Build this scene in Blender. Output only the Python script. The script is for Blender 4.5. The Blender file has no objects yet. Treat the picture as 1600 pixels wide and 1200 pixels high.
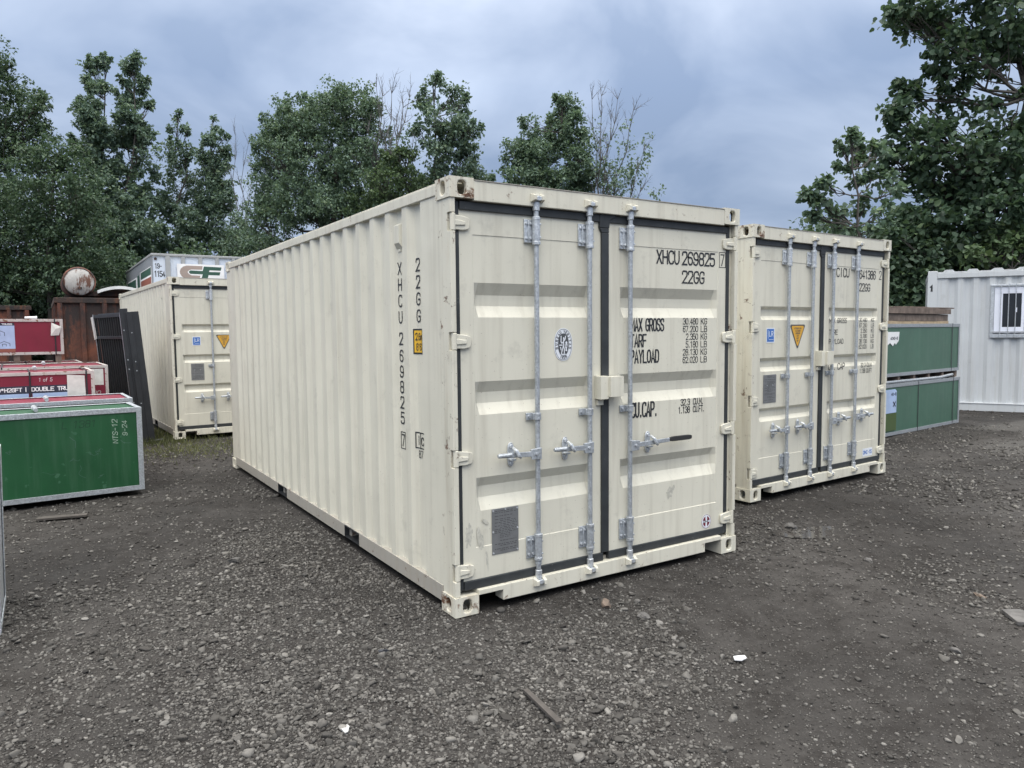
import bpy, math, random
import numpy as np
from mathutils import Matrix, Vector

# ------------------------------------------------------------------ camera, sky, sun, exposure
scene = bpy.context.scene
COL = scene.collection
CAMP = np.array([-2.00174, -3.80333, 1.70412])
YAW, PITCH, ROLL, FPX = 0.565513, -0.0718777, -0.00936131, 1155.91
_cy, _sy, _cp, _sp = math.cos(YAW), math.sin(YAW), math.cos(PITCH), math.sin(PITCH)
CF_ = np.array([_sy*_cp, _cy*_cp, _sp]); _r = np.array([_cy, -_sy, 0.0]); _u = np.cross(_r, CF_)
CR_ = math.cos(ROLL)*_r + math.sin(ROLL)*_u; CU_ = -math.sin(ROLL)*_r + math.cos(ROLL)*_u
cam = bpy.data.objects.new('camera', bpy.data.cameras.new('camera')); COL.objects.link(cam)
cam.matrix_world = Matrix([[CR_[i], CU_[i], -CF_[i], CAMP[i]] for i in range(3)] + [[0, 0, 0, 1]])
cam.data.sensor_width = 36.0; cam.data.lens = FPX/1600*36.0
cam.data.clip_start = 0.05; cam.data.clip_end = 2000
scene.camera = cam

SUN_EL, SUN_AZ = math.radians(52), math.radians(215)      # azimuth clockwise from +y
world = bpy.data.worlds.new('World'); scene.world = world; world.use_nodes = True
def build_world():
    nt = world.node_tree; N = nt.nodes; L = nt.links; N.clear()
    out = N.new('ShaderNodeOutputWorld'); bg = N.new('ShaderNodeBackground'); bg.inputs[1].default_value = 0.1
    L.new(bg.outputs[0], out.inputs[0])
    sky = N.new('ShaderNodeTexSky'); sky.sky_type = 'NISHITA'; sky.sun_disc = False
    sky.sun_elevation = SUN_EL; sky.sun_rotation = SUN_AZ; sky.air_density = 1.2; sky.dust_density = 2.0
    tc = N.new('ShaderNodeTexCoord'); sep = N.new('ShaderNodeSeparateXYZ'); L.new(tc.outputs['Generated'], sep.inputs[0])
    def m(op, a, b=None, c=None):
        n = N.new('ShaderNodeMath'); n.operation = op
        for i, v in enumerate((a, b, c)):
            if v is None: continue
            if isinstance(v, (int, float)): n.inputs[i].default_value = v
            else: L.new(v, n.inputs[i])
        return n.outputs[0]
    z = m('MAXIMUM', sep.outputs[2], 0.0); zz = m('ADD', z, 0.42)
    comb = N.new('ShaderNodeCombineXYZ'); L.new(m('DIVIDE', sep.outputs[0], zz), comb.inputs[0]); L.new(m('DIVIDE', sep.outputs[1], zz), comb.inputs[1])
    n1 = N.new('ShaderNodeTexNoise'); n1.inputs['Scale'].default_value = 2.6; n1.inputs['Detail'].default_value = 5; n1.inputs['Roughness'].default_value = 0.52; n1.inputs['Distortion'].default_value = 0.35
    L.new(comb.outputs[0], n1.inputs['Vector'])
    n2 = N.new('ShaderNodeTexNoise'); n2.inputs['Scale'].default_value = 1.0; n2.inputs['Detail'].default_value = 3
    sh = N.new('ShaderNodeVectorMath'); sh.operation = 'ADD'; L.new(comb.outputs[0], sh.inputs[0]); sh.inputs[1].default_value = (3.1, 7.4, 0)
    L.new(sh.outputs[0], n2.inputs['Vector'])
    rp = N.new('ShaderNodeValToRGB'); L.new(m('ADD', m('MULTIPLY', n1.outputs[0], 0.62), m('MULTIPLY', n2.outputs[0], 0.38)), rp.inputs[0])
    rp.color_ramp.elements[0].position = 0.40; rp.color_ramp.elements[0].color = (3.45, 4.55, 6.7, 1)
    rp.color_ramp.elements[1].position = 0.60; rp.color_ramp.elements[1].color = (6.6, 7.8, 10.0, 1)
    # an overcast sky is brightest overhead
    el = m('ADD', m('MULTIPLY', m('POWER', z, 3.0), 7.5), 0.84)
    mulv = N.new('ShaderNodeVectorMath'); mulv.operation = 'SCALE'; L.new(rp.outputs[0], mulv.inputs[0]); L.new(el, mulv.inputs[3])
    # thick cloud overhead is near neutral white
    warm = N.new('ShaderNodeMix'); warm.data_type = 'RGBA'; warm.blend_type = 'MULTIPLY'
    L.new(m('MULTIPLY', m('SMOOTH_MIN', m('MULTIPLY', m('MAXIMUM', m('SUBTRACT', z, 0.30), 0.0), 2.2), 1.0, 0.1), 1.0), warm.inputs[0])
    L.new(mulv.outputs[0], warm.inputs[6]); warm.inputs[7].default_value = (1.36, 1.09, 0.78, 1)
    mix = N.new('ShaderNodeMix'); mix.data_type = 'RGBA'; mix.inputs[0].default_value = 0.90
    L.new(sky.outputs[0], mix.inputs[6]); L.new(warm.outputs[2], mix.inputs[7])
    L.new(mix.outputs[2], bg.inputs[0])
build_world()
sun = bpy.data.objects.new('sun', bpy.data.lights.new('sun', 'SUN')); COL.objects.link(sun)
sun.data.energy = 1.5; sun.data.angle = math.radians(50); sun.data.color = (1.0, 0.97, 0.91)
_sd = Vector((math.sin(SUN_AZ)*math.cos(SUN_EL), math.cos(SUN_AZ)*math.cos(SUN_EL), math.sin(SUN_EL)))
sun.rotation_euler = _sd.to_track_quat('Z', 'Y').to_euler(); sun.location = (-8, -10, 20)
scene.view_settings.view_transform = 'Standard'; scene.view_settings.look = 'None'
scene.view_settings.exposure = 0.0; scene.view_settings.gamma = 1.0
scene.cycles.max_bounces = 6; scene.cycles.transparent_max_bounces = 6

def at(px, py, D):
    return CAMP + D*(CF_ + (px-800)/FPX*CR_ - (py-600)/FPX*CU_)

# ------------------------------------------------------------------ materials
def nodes_of(name):
    m = bpy.data.materials.new(name); m.use_nodes = True
    nt = m.node_tree; nt.nodes.clear()
    out = nt.nodes.new('ShaderNodeOutputMaterial'); b = nt.nodes.new('ShaderNodeBsdfPrincipled')
    nt.links.new(b.outputs[0], out.inputs[0])
    return m, nt, b, out
class NT:
    def __init__(s, nt): s.nt = nt
    def new(s, t, **kw):
        n = s.nt.nodes.new(t)
        for k, v in kw.items(): setattr(n, k, v)
        return n
    def put(s, sock, v):
        if isinstance(v, bpy.types.NodeSocket): s.nt.links.new(v, sock)
        elif v is not None:
            sock.default_value = (tuple(v) + (1,))[:4] if (isinstance(v, (tuple, list)) and sock.type == 'RGBA') else v
    def coord(s, kind='Object', scale=(1, 1, 1)):
        t = s.new('ShaderNodeTexCoord'); mp = s.new('ShaderNodeMapping'); s.nt.links.new(t.outputs[kind], mp.inputs[0]); mp.inputs['Scale'].default_value = scale
        return mp.outputs[0]
    def noise(s, vec, scale, detail=4, rough=0.55, dist=0):
        n = s.new('ShaderNodeTexNoise'); s.put(n.inputs['Vector'], vec); n.inputs['Scale'].default_value = scale
        n.inputs['Detail'].default_value = detail; n.inputs['Roughness'].default_value = rough; n.inputs['Distortion'].default_value = dist
        return n.outputs[0]
    def ramp(s, fac, p0, p1, c0=(0, 0, 0), c1=(1, 1, 1)):
        r = s.new('ShaderNodeValToRGB'); s.put(r.inputs[0], fac); e = r.color_ramp.elements
        e[0].position = p0; e[1].position = p1; e[0].color = (*c0, 1); e[1].color = (*c1, 1)
        return r.outputs[0]
    def mix(s, fac, a, b, blend='MIX'):
        n = s.new('ShaderNodeMix', data_type='RGBA', blend_type=blend)
        s.put(n.inputs[0], fac); s.put(n.inputs[6], a); s.put(n.inputs[7], b); return n.outputs[2]
    def math(s, op, a, b=None):
        n = s.new('ShaderNodeMath', operation=op); s.put(n.inputs[0], a)
        if b is not None: s.put(n.inputs[1], b)
        return n.outputs[0]
    def bump(s, h, strength, dist, normal=None):
        n = s.new('ShaderNodeBump'); n.inputs['Strength'].default_value = strength; n.inputs['Distance'].default_value = dist
        s.put(n.inputs['Height'], h)
        if normal is not None: s.put(n.inputs['Normal'], normal)
        return n.outputs[0]
def sc(c, k): return tuple(min(1, x*k) for x in c)

def surf(name, base, rough=0.5, metal=0.0, var=0.08, scale=4.0, bump=0.0, bscale=60.0, spots=None, spot_scale=30.0, spot_at=0.66, streak=None, streak_amt=0.3, spec=0.5):
    m, nt, b, out = nodes_of(name); G = NT(nt); co = G.coord()
    col = G.mix(G.ramp(G.noise(co, scale), 0.3, 0.7), sc(base, 1-var), sc(base, 1+var))
    if streak is not None:
        st = G.coord(scale=(7, 7, 0.5))
        f = G.ramp(G.noise(st, 2.0, 5, 0.6), 0.5, 0.78); f = G.math('MULTIPLY', f, streak_amt)
        col = G.mix(f, col, streak)
    if spots is not None:
        f = G.ramp(G.noise(co, spot_scale, 3, 0.6), spot_at, spot_at+0.03)
        col = G.mix(f, col, spots)
    G.put(b.inputs['Base Color'], col)
    rr = G.new('ShaderNodeMapRange'); G.put(rr.inputs[0], G.noise(co, scale*2.3)); rr.inputs[3].default_value = max(0.03, rough-0.1); rr.inputs[4].default_value = min(1, rough+0.1)
    G.put(b.inputs['Roughness'], rr.outputs[0]); b.inputs['Metallic'].default_value = metal; b.inputs['Specular IOR Level'].default_value = spec
    if bump: G.put(b.inputs['Normal'], G.bump(G.noise(co, bscale, 3), bump, 0.01))
    return m

def paint_material(name, base, rust=0.0, dents=0.25, dirt=0.5):
    """weathered container paint: blotchy, specked, faint run marks, rust patches where `rust` is set"""
    m, nt, b, out = nodes_of(name); G = NT(nt); co = G.coord()
    col = G.mix(G.ramp(G.noise(co, 1.7, 5), 0.3, 0.7), sc(base, 0.95), sc(base, 1.04))
    run = G.ramp(G.noise(G.coord(scale=(9, 9, 0.45)), 1.6, 5, 0.62), 0.50, 0.76)
    col = G.mix(G.math('MULTIPLY', run, 0.30*dirt), col, (0.30, 0.27, 0.21))
    smut = G.ramp(G.noise(co, 5.5, 6, 0.7), 0.58, 0.74)
    col = G.mix(G.math('MULTIPLY', smut, 0.27*dirt), col, (0.25, 0.24, 0.21))
    v = G.new('ShaderNodeTexVoronoi'); G.put(v.inputs['Vector'], co); v.inputs['Scale'].default_value = 26; v.inputs['Randomness'].default_value = 1
    dot = G.math('LESS_THAN', v.outputs['Distance'], 0.075)
    keep = G.math('GREATER_THAN', G.noise(co, 2.2, 3), 0.47)
    col = G.mix(G.math('MULTIPLY', G.math('MULTIPLY', dot, keep), 0.45*dirt), col, (0.17, 0.12, 0.08))
    v2 = G.new('ShaderNodeTexVoronoi'); G.put(v2.inputs['Vector'], co); v2.inputs['Scale'].default_value = 61
    dot2 = G.math('LESS_THAN', v2.outputs['Distance'], 0.10)
    col = G.mix(G.math('MULTIPLY', G.math('MULTIPLY', dot2, G.math('GREATER_THAN', G.noise(co, 3.1, 3), 0.5)), 0.30*dirt), col, (0.22, 0.19, 0.15))
    rgh = 0.42
    if rust > 0:
        f = G.ramp(G.noise(co, 9.0, 8, 0.72, 0.4), 0.64-rust*0.16, 0.70-rust*0.14)
        rc = G.mix(G.ramp(G.noise(co, 34.0, 4), 0.35, 0.65), (0.075, 0.034, 0.020), (0.17, 0.085, 0.045))
        stain = G.ramp(G.noise(G.coord(scale=(6, 6, 1.2)), 3.0, 5, 0.6), 0.48, 0.72)
        col = G.mix(G.math('MULTIPLY', stain, 0.45*rust), col, (0.42, 0.29, 0.15))
        col = G.mix(f, col, rc)
        rgh = G.mix(f, (0.42,)*3, (0.85,)*3)
    G.put(b.inputs['Base Color'], col); G.put(b.inputs['Roughness'], rgh)
    n = G.bump(G.noise(co, 2.6, 2), dents*0.5, 0.03)
    n = G.bump(G.noise(co, 190.0, 2), 0.12, 0.002, n)
    G.put(b.inputs['Normal'], n)
    return m

def galv_material(name, base=(0.46, 0.49, 0.52), rough=0.42):
    m, nt, b, out = nodes_of(name); G = NT(nt); co = G.coord()
    v = G.new('ShaderNodeTexVoronoi'); G.put(v.inputs['Vector'], co); v.inputs['Scale'].default_value = 90
    hs = G.ramp(v.outputs['Color'], 0.1, 0.9, sc(base, 0.82), sc(base, 1.18))
    col = G.mix(G.math('MULTIPLY', G.ramp(G.noise(co, 12, 5), 0.5, 0.75), 0.4), hs, (0.33, 0.34, 0.35))
    G.put(b.inputs['Base Color'], col); b.inputs['Metallic'].default_value = 0.55
    rr = G.new('ShaderNodeMapRange'); G.put(rr.inputs[0], v.outputs['Color']); rr.inputs[3].default_value = rough-0.08; rr.inputs[4].default_value = rough+0.16
    G.put(b.inputs['Roughness'], rr.outputs[0])
    G.put(b.inputs['Normal'], G.bump(G.noise(co, 70, 3), 0.15, 0.004))
    return m

def rust_material(name, a, bcol, c, scale=2.2, rough=0.85, c0=0.52):
    m, nt, b, out = nodes_of(name); G = NT(nt); co = G.coord()
    col = G.mix(G.ramp(G.noise(co, scale, 7, 0.68, 0.5), 0.40, 0.60), a, bcol)
    col = G.mix(G.ramp(G.noise(G.coord(scale=(1, 1, 0.35)), scale*2.6, 6, 0.7), c0, c0+0.10), col, c)
    G.put(b.inputs['Base Color'], col); b.inputs['Roughness'].default_value = rough
    G.put(b.inputs['Normal'], G.bump(G.noise(co, 22, 5), 0.4, 0.015))
    return m

def leaf_material(name, dark, light, blotch=0.5):
    m, nt, b, out = nodes_of(name); G = NT(nt)
    geo = G.new('ShaderNodeNewGeometry')
    rnd = geo.outputs['Random Per Island']; col = G.mix(G.math('POWER', rnd, 1.5), sc(dark, 0.8), sc(light, 1.12))
    odd = G.math('GREATER_THAN', G.math('FRACT', G.math('MULTIPLY', rnd, 37.7)), 0.86); col = G.mix(G.math('MULTIPLY', odd, 0.5), col, (light[0]*1.5, light[1]*1.3, light[2]*0.75))
    big = G.ramp(G.noise(G.coord(), 0.9, 3), 0.35, 0.65)
    col = G.mix(G.math('MULTIPLY', big, blotch), col, sc(light, 1.15))
    G.put(b.inputs['Base Color'], col); b.inputs['Roughness'].default_value = 0.55; b.inputs['Specular IOR Level'].default_value = 0.35
    tr = G.new('ShaderNodeBsdfTranslucent'); G.put(tr.inputs[0], G.mix(0.5, col, (light[0]*1.5, light[1]*1.5, light[2]*0.8)))
    mx = G.new('ShaderNodeMixShader'); mx.inputs[0].default_value = 0.28
    nt.links.new(b.outputs[0], mx.inputs[1]); nt.links.new(tr.outputs[0], mx.inputs[2]); nt.links.new(mx.outputs[0], out.inputs[0])
    return m

CREAM = (0.658, 0.636, 0.540)
M = {}
M['cream'] = paint_material('cream_paint', CREAM, dents=0.55, dirt=1.0)
M['cream_door'] = paint_material('cream_door_paint', sc(CREAM, 0.985), dents=0.16, dirt=1.05)
M['cream_rail'] = paint_material('cream_rail_paint', sc(CREAM, 0.99), rust=0.16, dirt=1.3)
M['cream_post'] = paint_material('cream_post_paint', sc(CREAM, 0.99), rust=0.30, dirt=1.6)
M['cream_worn'] = paint_material('cream_worn_paint', CREAM, rust=0.12, dirt=1.2)
M['cream_rust'] = paint_material('cream_rusty_paint', CREAM, rust=0.70, dirt=1.5)
M['rail_low'] = paint_material('road_dirt_paint', (0.375, 0.355, 0.315), rust=0.22, dirt=1.6)
M['rubber'] = surf('black_rubber', (0.030, 0.034, 0.037), 0.55, var=0.25, scale=9, spots=(0.09, 0.09, 0.09), spot_scale=45, spot_at=0.68)
M['galv'] = galv_material('galvanised_steel')
M['galv_light'] = galv_material('bright_galvanised_steel', (0.58, 0.61, 0.64), 0.36)
M['galv_dull'] = galv_material('dull_galvanised_steel', (0.36, 0.385, 0.41), 0.55)
M['black_ink'] = surf('black_lettering_paint', (0.022, 0.024, 0.028), 0.5, var=0.3, scale=30)
M['grey_ink'] = surf('grey_print', (0.42, 0.43, 0.44), 0.5)
M['plate'] = surf('grey_data_plate', (0.25, 0.255, 0.26), 0.42, 0.5, var=0.12, scale=14)
M['dark_print'] = surf('dark_plate_print', (0.075, 0.077, 0.08), 0.5)
M['white_vinyl'] = surf('white_vinyl', (0.72, 0.75, 0.80), 0.35, var=0.04)
M['grey_vinyl'] = surf('dark_grey_vinyl', (0.075, 0.08, 0.088), 0.4)
M['blue_vinyl'] = surf('blue_vinyl', (0.045, 0.16, 0.48), 0.4, var=0.06)
M['amber_vinyl'] = surf('amber_vinyl', (0.66, 0.36, 0.045), 0.4, var=0.05)
M['yellow_vinyl'] = surf('yellow_vinyl', (0.72, 0.43, 0.03), 0.4, var=0.05)
M['maroon_vinyl'] = surf('maroon_vinyl', (0.16, 0.02, 0.04), 0.4)
M['grip'] = surf('black_handle_grip', (0.028, 0.028, 0.028), 0.6)
M['scuff'] = surf('grey_scuff', (0.50, 0.485, 0.42), 0.6, var=0.22, scale=60)
M['green_panel'] = surf('green_crate_panel', (0.0125, 0.078, 0.029), 0.40, var=0.16, scale=2.0, spots=(0.04, 0.12, 0.065), spot_scale=7, spot_at=0.66, streak=(0.05, 0.12, 0.07), streak_amt=0.6)
M['green_pale'] = surf('pale_green_panel', (0.056, 0.125, 0.088), 0.5, var=0.12, scale=1.6, streak=(0.11, 0.17, 0.14), streak_amt=0.35)  # slight haze over the right crates is put into this paler green
M['red_panel'] = surf('red_crate_panel', (0.185, 0.015, 0.034), 0.4, var=0.14, scale=3.0, streak=(0.14, 0.03, 0.03), streak_amt=0.4)
M['rail_white'] = surf('grimy_white_rail', (0.46, 0.43, 0.41), 0.55, var=0.12, scale=7, spots=(0.20, 0.12, 0.08), spot_scale=14, spot_at=0.60, streak=(0.3, 0.2, 0.15), streak_amt=0.5)
M['white_plastic'] = surf('white_plastic', (0.72, 0.73, 0.74), 0.35, var=0.05)
M['paper'] = surf('weathered_paper', (0.60, 0.60, 0.57), 0.75, var=0.12, scale=12)
M['sky_print'] = surf('pale_blue_print', (0.36, 0.46, 0.66), 0.5, var=0.12, scale=5)
M['navy_print'] = surf('navy_print_band', (0.025, 0.03, 0.05), 0.5)
M['white_print'] = surf('white_print', (0.78, 0.78, 0.79), 0.5)
M['chalk'] = surf('white_chalk_marks', (0.36, 0.46, 0.38), 0.8)
M['marker'] = surf('dark_marker_ink', (0.008, 0.045, 0.02), 0.6)
M['black_steel'] = surf('black_painted_steel', (0.020, 0.022, 0.025), 0.42, var=0.25, scale=6, bump=0.05)
M['rust_red'] = rust_material('rusty_red_steel', (0.17, 0.058, 0.034), (0.055, 0.028, 0.023), (0.030, 0.021, 0.020), 1.3, 0.85, 0.47)
M['rust_dark'] = rust_material('dark_rusty_steel', (0.055, 0.034, 0.028), (0.030, 0.025, 0.024), (0.11, 0.05, 0.03))
M['tank'] = rust_material('flaking_white_tank_paint', (0.46, 0.45, 0.43), (0.38, 0.36, 0.34), (0.13, 0.06, 0.04), 3.0, 0.75, 0.50)
M['scrap'] = surf('scrap_sheet_metal', (0.70, 0.71, 0.70), 0.5, 0.0, var=0.15)
M['trailer_white'] = surf('trailer_white_sheet', (0.60, 0.66, 0.76), 0.4, var=0.05, scale=2, streak=(0.38, 0.40, 0.42), streak_amt=0.35)
M['trailer_post'] = surf('grey_trailer_post', (0.33, 0.34, 0.35), 0.5, 0.2)
M['trailer_side'] = surf('grey_trailer_side', (0.27, 0.29, 0.32), 0.5, 0.2, streak=(0.16, 0.15, 0.14), streak_amt=0.5)
M['logo_green'] = surf('dark_green_logo', (0.030, 0.085, 0.062), 0.5)
M['logo_tan'] = surf('taupe_logo', (0.33, 0.265, 0.235), 0.5)
M['logo_red'] = surf('rust_red_stripe', (0.25, 0.085, 0.06), 0.5)
M['tyre'] = surf('tyre_rubber', (0.02, 0.02, 0.02), 0.8)
M['office'] = paint_material('pale_office_paint', (0.53, 0.555, 0.575), dents=0.15, dirt=0.8)
M['office_frame'] = surf('white_window_frame', (0.74, 0.77, 0.86), 0.35, var=0.03)
M['old_wood'] = surf('weathered_wood', (0.15, 0.115, 0.095), 0.85, var=0.35, scale=8, streak=(0.06, 0.05, 0.045), streak_amt=0.7)
M['new_wood'] = surf('fresh_cut_wood', (0.40, 0.30, 0.20), 0.8, var=0.2, scale=9)
M['tie_wood'] = surf('grey_lath', (0.065, 0.058, 0.052), 0.9, var=0.3, scale=9, bump=0.3, bscale=40)
M['bark'] = surf('tree_bark', (0.060, 0.055, 0.050), 0.9, var=0.3, scale=5, bump=0.5, bscale=25)
M['twig'] = surf('bare_twig_bark', (0.10, 0.098, 0.097), 0.9, var=0.2)
M['leaf_mid'] = leaf_material('mid_green_leaves', (0.062, 0.108, 0.076), (0.132, 0.198, 0.140))  # slight blue haze is mixed into the leaf colour
M['leaf_deep'] = leaf_material('deep_green_leaves', (0.034, 0.064, 0.042), (0.082, 0.132, 0.082))
M['leaf_cool'] = leaf_material('cool_green_leaves', (0.070, 0.118, 0.092), (0.142, 0.208, 0.160))  # bluer still: haze is part of this leaf colour too
M['leaf_maple'] = leaf_material('maple_leaves', (0.031, 0.060, 0.039), (0.072, 0.120, 0.074))
M['leaf_fresh'] = leaf_material('fresh_green_leaves', (0.040, 0.075, 0.038), (0.090, 0.140, 0.070))
M['grass'] = leaf_material('rough_grass', (0.055, 0.075, 0.030), (0.13, 0.14, 0.065))
def glass_material():
    m, nt, b, out = nodes_of('dark_window_glass'); G = NT(nt)
    b.inputs['Base Color'].default_value = (0.018, 0.021, 0.025, 1); b.inputs['Roughness'].default_value = 0.08
    G.put(b.inputs['Normal'], G.bump(G.noise(G.coord(), 1.5, 1), 0.05, 0.02)); return m
M['glass'] = glass_material()
def stone_material(name, lo, hi):
    m, nt, b, out = nodes_of(name); G = NT(nt); geo = G.new('ShaderNodeNewGeometry')
    r = geo.outputs['Random Per Island']
    cr = G.new('ShaderNodeValToRGB'); G.put(cr.inputs[0], r); e = cr.color_ramp.elements
    e[0].color = (*lo, 1); e[1].color = (*hi, 1); e[1].position = 1.0
    x = e.new(0.62); x.color = (*[a*0.6+c*0.4 for a, c in zip(lo, hi)], 1)
    x = e.new(0.90); x.color = (*[a*0.3+c*0.7 for a, c in zip(lo, hi)], 1)
    tint = G.math('FRACT', G.math('MULTIPLY', r, 17.3))
    col = G.mix(G.math('MULTIPLY', tint, 0.30), cr.outputs[0], (0.085, 0.076, 0.066))
    col = G.mix(G.math('MULTIPLY', G.noise(G.coord(), 60, 4), 0.5), col, sc(lo, 0.8))
    G.put(b.inputs['Base Color'], col); b.inputs['Roughness'].default_value = 0.8; b.inputs['Specular IOR Level'].default_value = 0.2
    G.put(b.inputs['Normal'], G.bump(G.noise(G.coord(), 130, 4), 0.5, 0.004)); return m
M['stone'] = stone_material('crushed_stone', (0.032, 0.0305, 0.029), (0.29, 0.278, 0.258))
M['rock_tan'] = surf('tan_rock', (0.15, 0.115, 0.09), 0.8, var=0.3, scale=14, bump=0.4, bscale=40)
M['rock_grey'] = surf('grey_rock', (0.115, 0.11, 0.105), 0.8, var=0.3, scale=14, bump=0.5, bscale=40)
M['rock_white'] = surf('white_rock', (0.46, 0.46, 0.45), 0.7, var=0.1, scale=20, bump=0.4, bscale=40)
M['rock_dark'] = surf('dark_slate_rock', (0.035, 0.037, 0.045), 0.6, var=0.3, scale=20, bump=0.4, bscale=40)
def ground_material():
    m, nt, b, out = nodes_of('damp_gravel_dirt'); G = NT(nt); co = G.coord('Object')
    base = G.mix(G.ramp(G.noise(co, 0.55, 6, 0.6), 0.34, 0.66), (0.022, 0.0205, 0.0195), (0.062, 0.0580, 0.0550))
    base = G.mix(G.ramp(G.noise(co, 4.0, 6, 0.7), 0.45, 0.72), base, (0.021, 0.0185, 0.017))
    base = G.mix(G.math('MULTIPLY', G.ramp(G.noise(co, 14.0, 6, 0.75), 0.52, 0.70), 0.6), base, (0.080, 0.0755, 0.071))
    def peb(scale, lo, hi, cov):
        v = G.new('ShaderNodeTexVoronoi'); G.put(v.inputs['Vector'], co); v.inputs['Scale'].default_value = scale
        s = G.new('ShaderNodeSeparateColor'); G.put(s.inputs[0], v.outputs['Color'])
        c = G.ramp(s.outputs[0], 0.0, 1.0, lo, hi)
        rad = G.math('MULTIPLY', G.math('SUBTRACT', s.outputs[1], cov), 0.62)
        mask = G.ramp(G.math('SUBTRACT', rad, v.outputs['Distance']), 0.0, 0.06)
        h = G.math('MAXIMUM', G.math('SUBTRACT', rad, v.outputs['Distance']), 0.0)
        return c, mask, h
    c1, m1, h1 = peb(46, (0.020, 0.0187, 0.018), (0.150, 0.143, 0.135), 0.46)
    c2, m2, h2 = peb(110, (0.017, 0.016, 0.0153), (0.150, 0.143, 0.135), 0.38)
    c3, m3, h3 = peb(230, (0.012, 0.0115, 0.011), (0.120, 0.115, 0.109), 0.36)
    col = G.mix(m3, base, c3); col = G.mix(m2, col, c2); col = G.mix(m1, col, c1)
    # a drier, paler spread of crushed gravel towards the office
    geo = G.new('ShaderNodeNewGeometry'); dist = G.new('ShaderNodeVectorMath', operation='DISTANCE'); G.put(dist.inputs[0], geo.outputs['Position']); dist.inputs[1].default_value = (11.5, -0.5, 0)
    pale = G.ramp(G.math('ADD', G.math('MULTIPLY', dist.outputs['Value'], -0.09), G.math('MULTIPLY', G.noise(co, 0.7, 5), 0.55)), -0.55, 0.05)
    col = G.mix(G.math('MULTIPLY', pale, 0.50), col, G.mix(G.noise(co, 130, 3), (0.055, 0.053, 0.051), (0.155, 0.150, 0.143)))
    G.put(b.inputs['Base Color'], col)
    b.inputs['Specular IOR Level'].default_value = 0.12
    G.put(b.inputs['Roughness'], G.ramp(G.noise(co, 0.9, 5), 0.35, 0.65, (0.65,)*3, (0.95,)*3))
    n = G.bump(h1, 1.0, 0.05); n = G.bump(h2, 1.0, 0.025, n); n = G.bump(h3, 0.8, 0.012, n)
    n = G.bump(G.noise(co, 90, 5, 0.7), 0.5, 0.01, n)
    G.put(b.inputs['Normal'], n)
    return m
M['ground'] = ground_material()
def water_material():
    m, nt, b, out = nodes_of('puddle_water'); b.inputs['Base Color'].default_value = (0.045, 0.040, 0.036, 1); b.inputs['Roughness'].default_value = 0.10
    return m
M['water'] = water_material()

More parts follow.
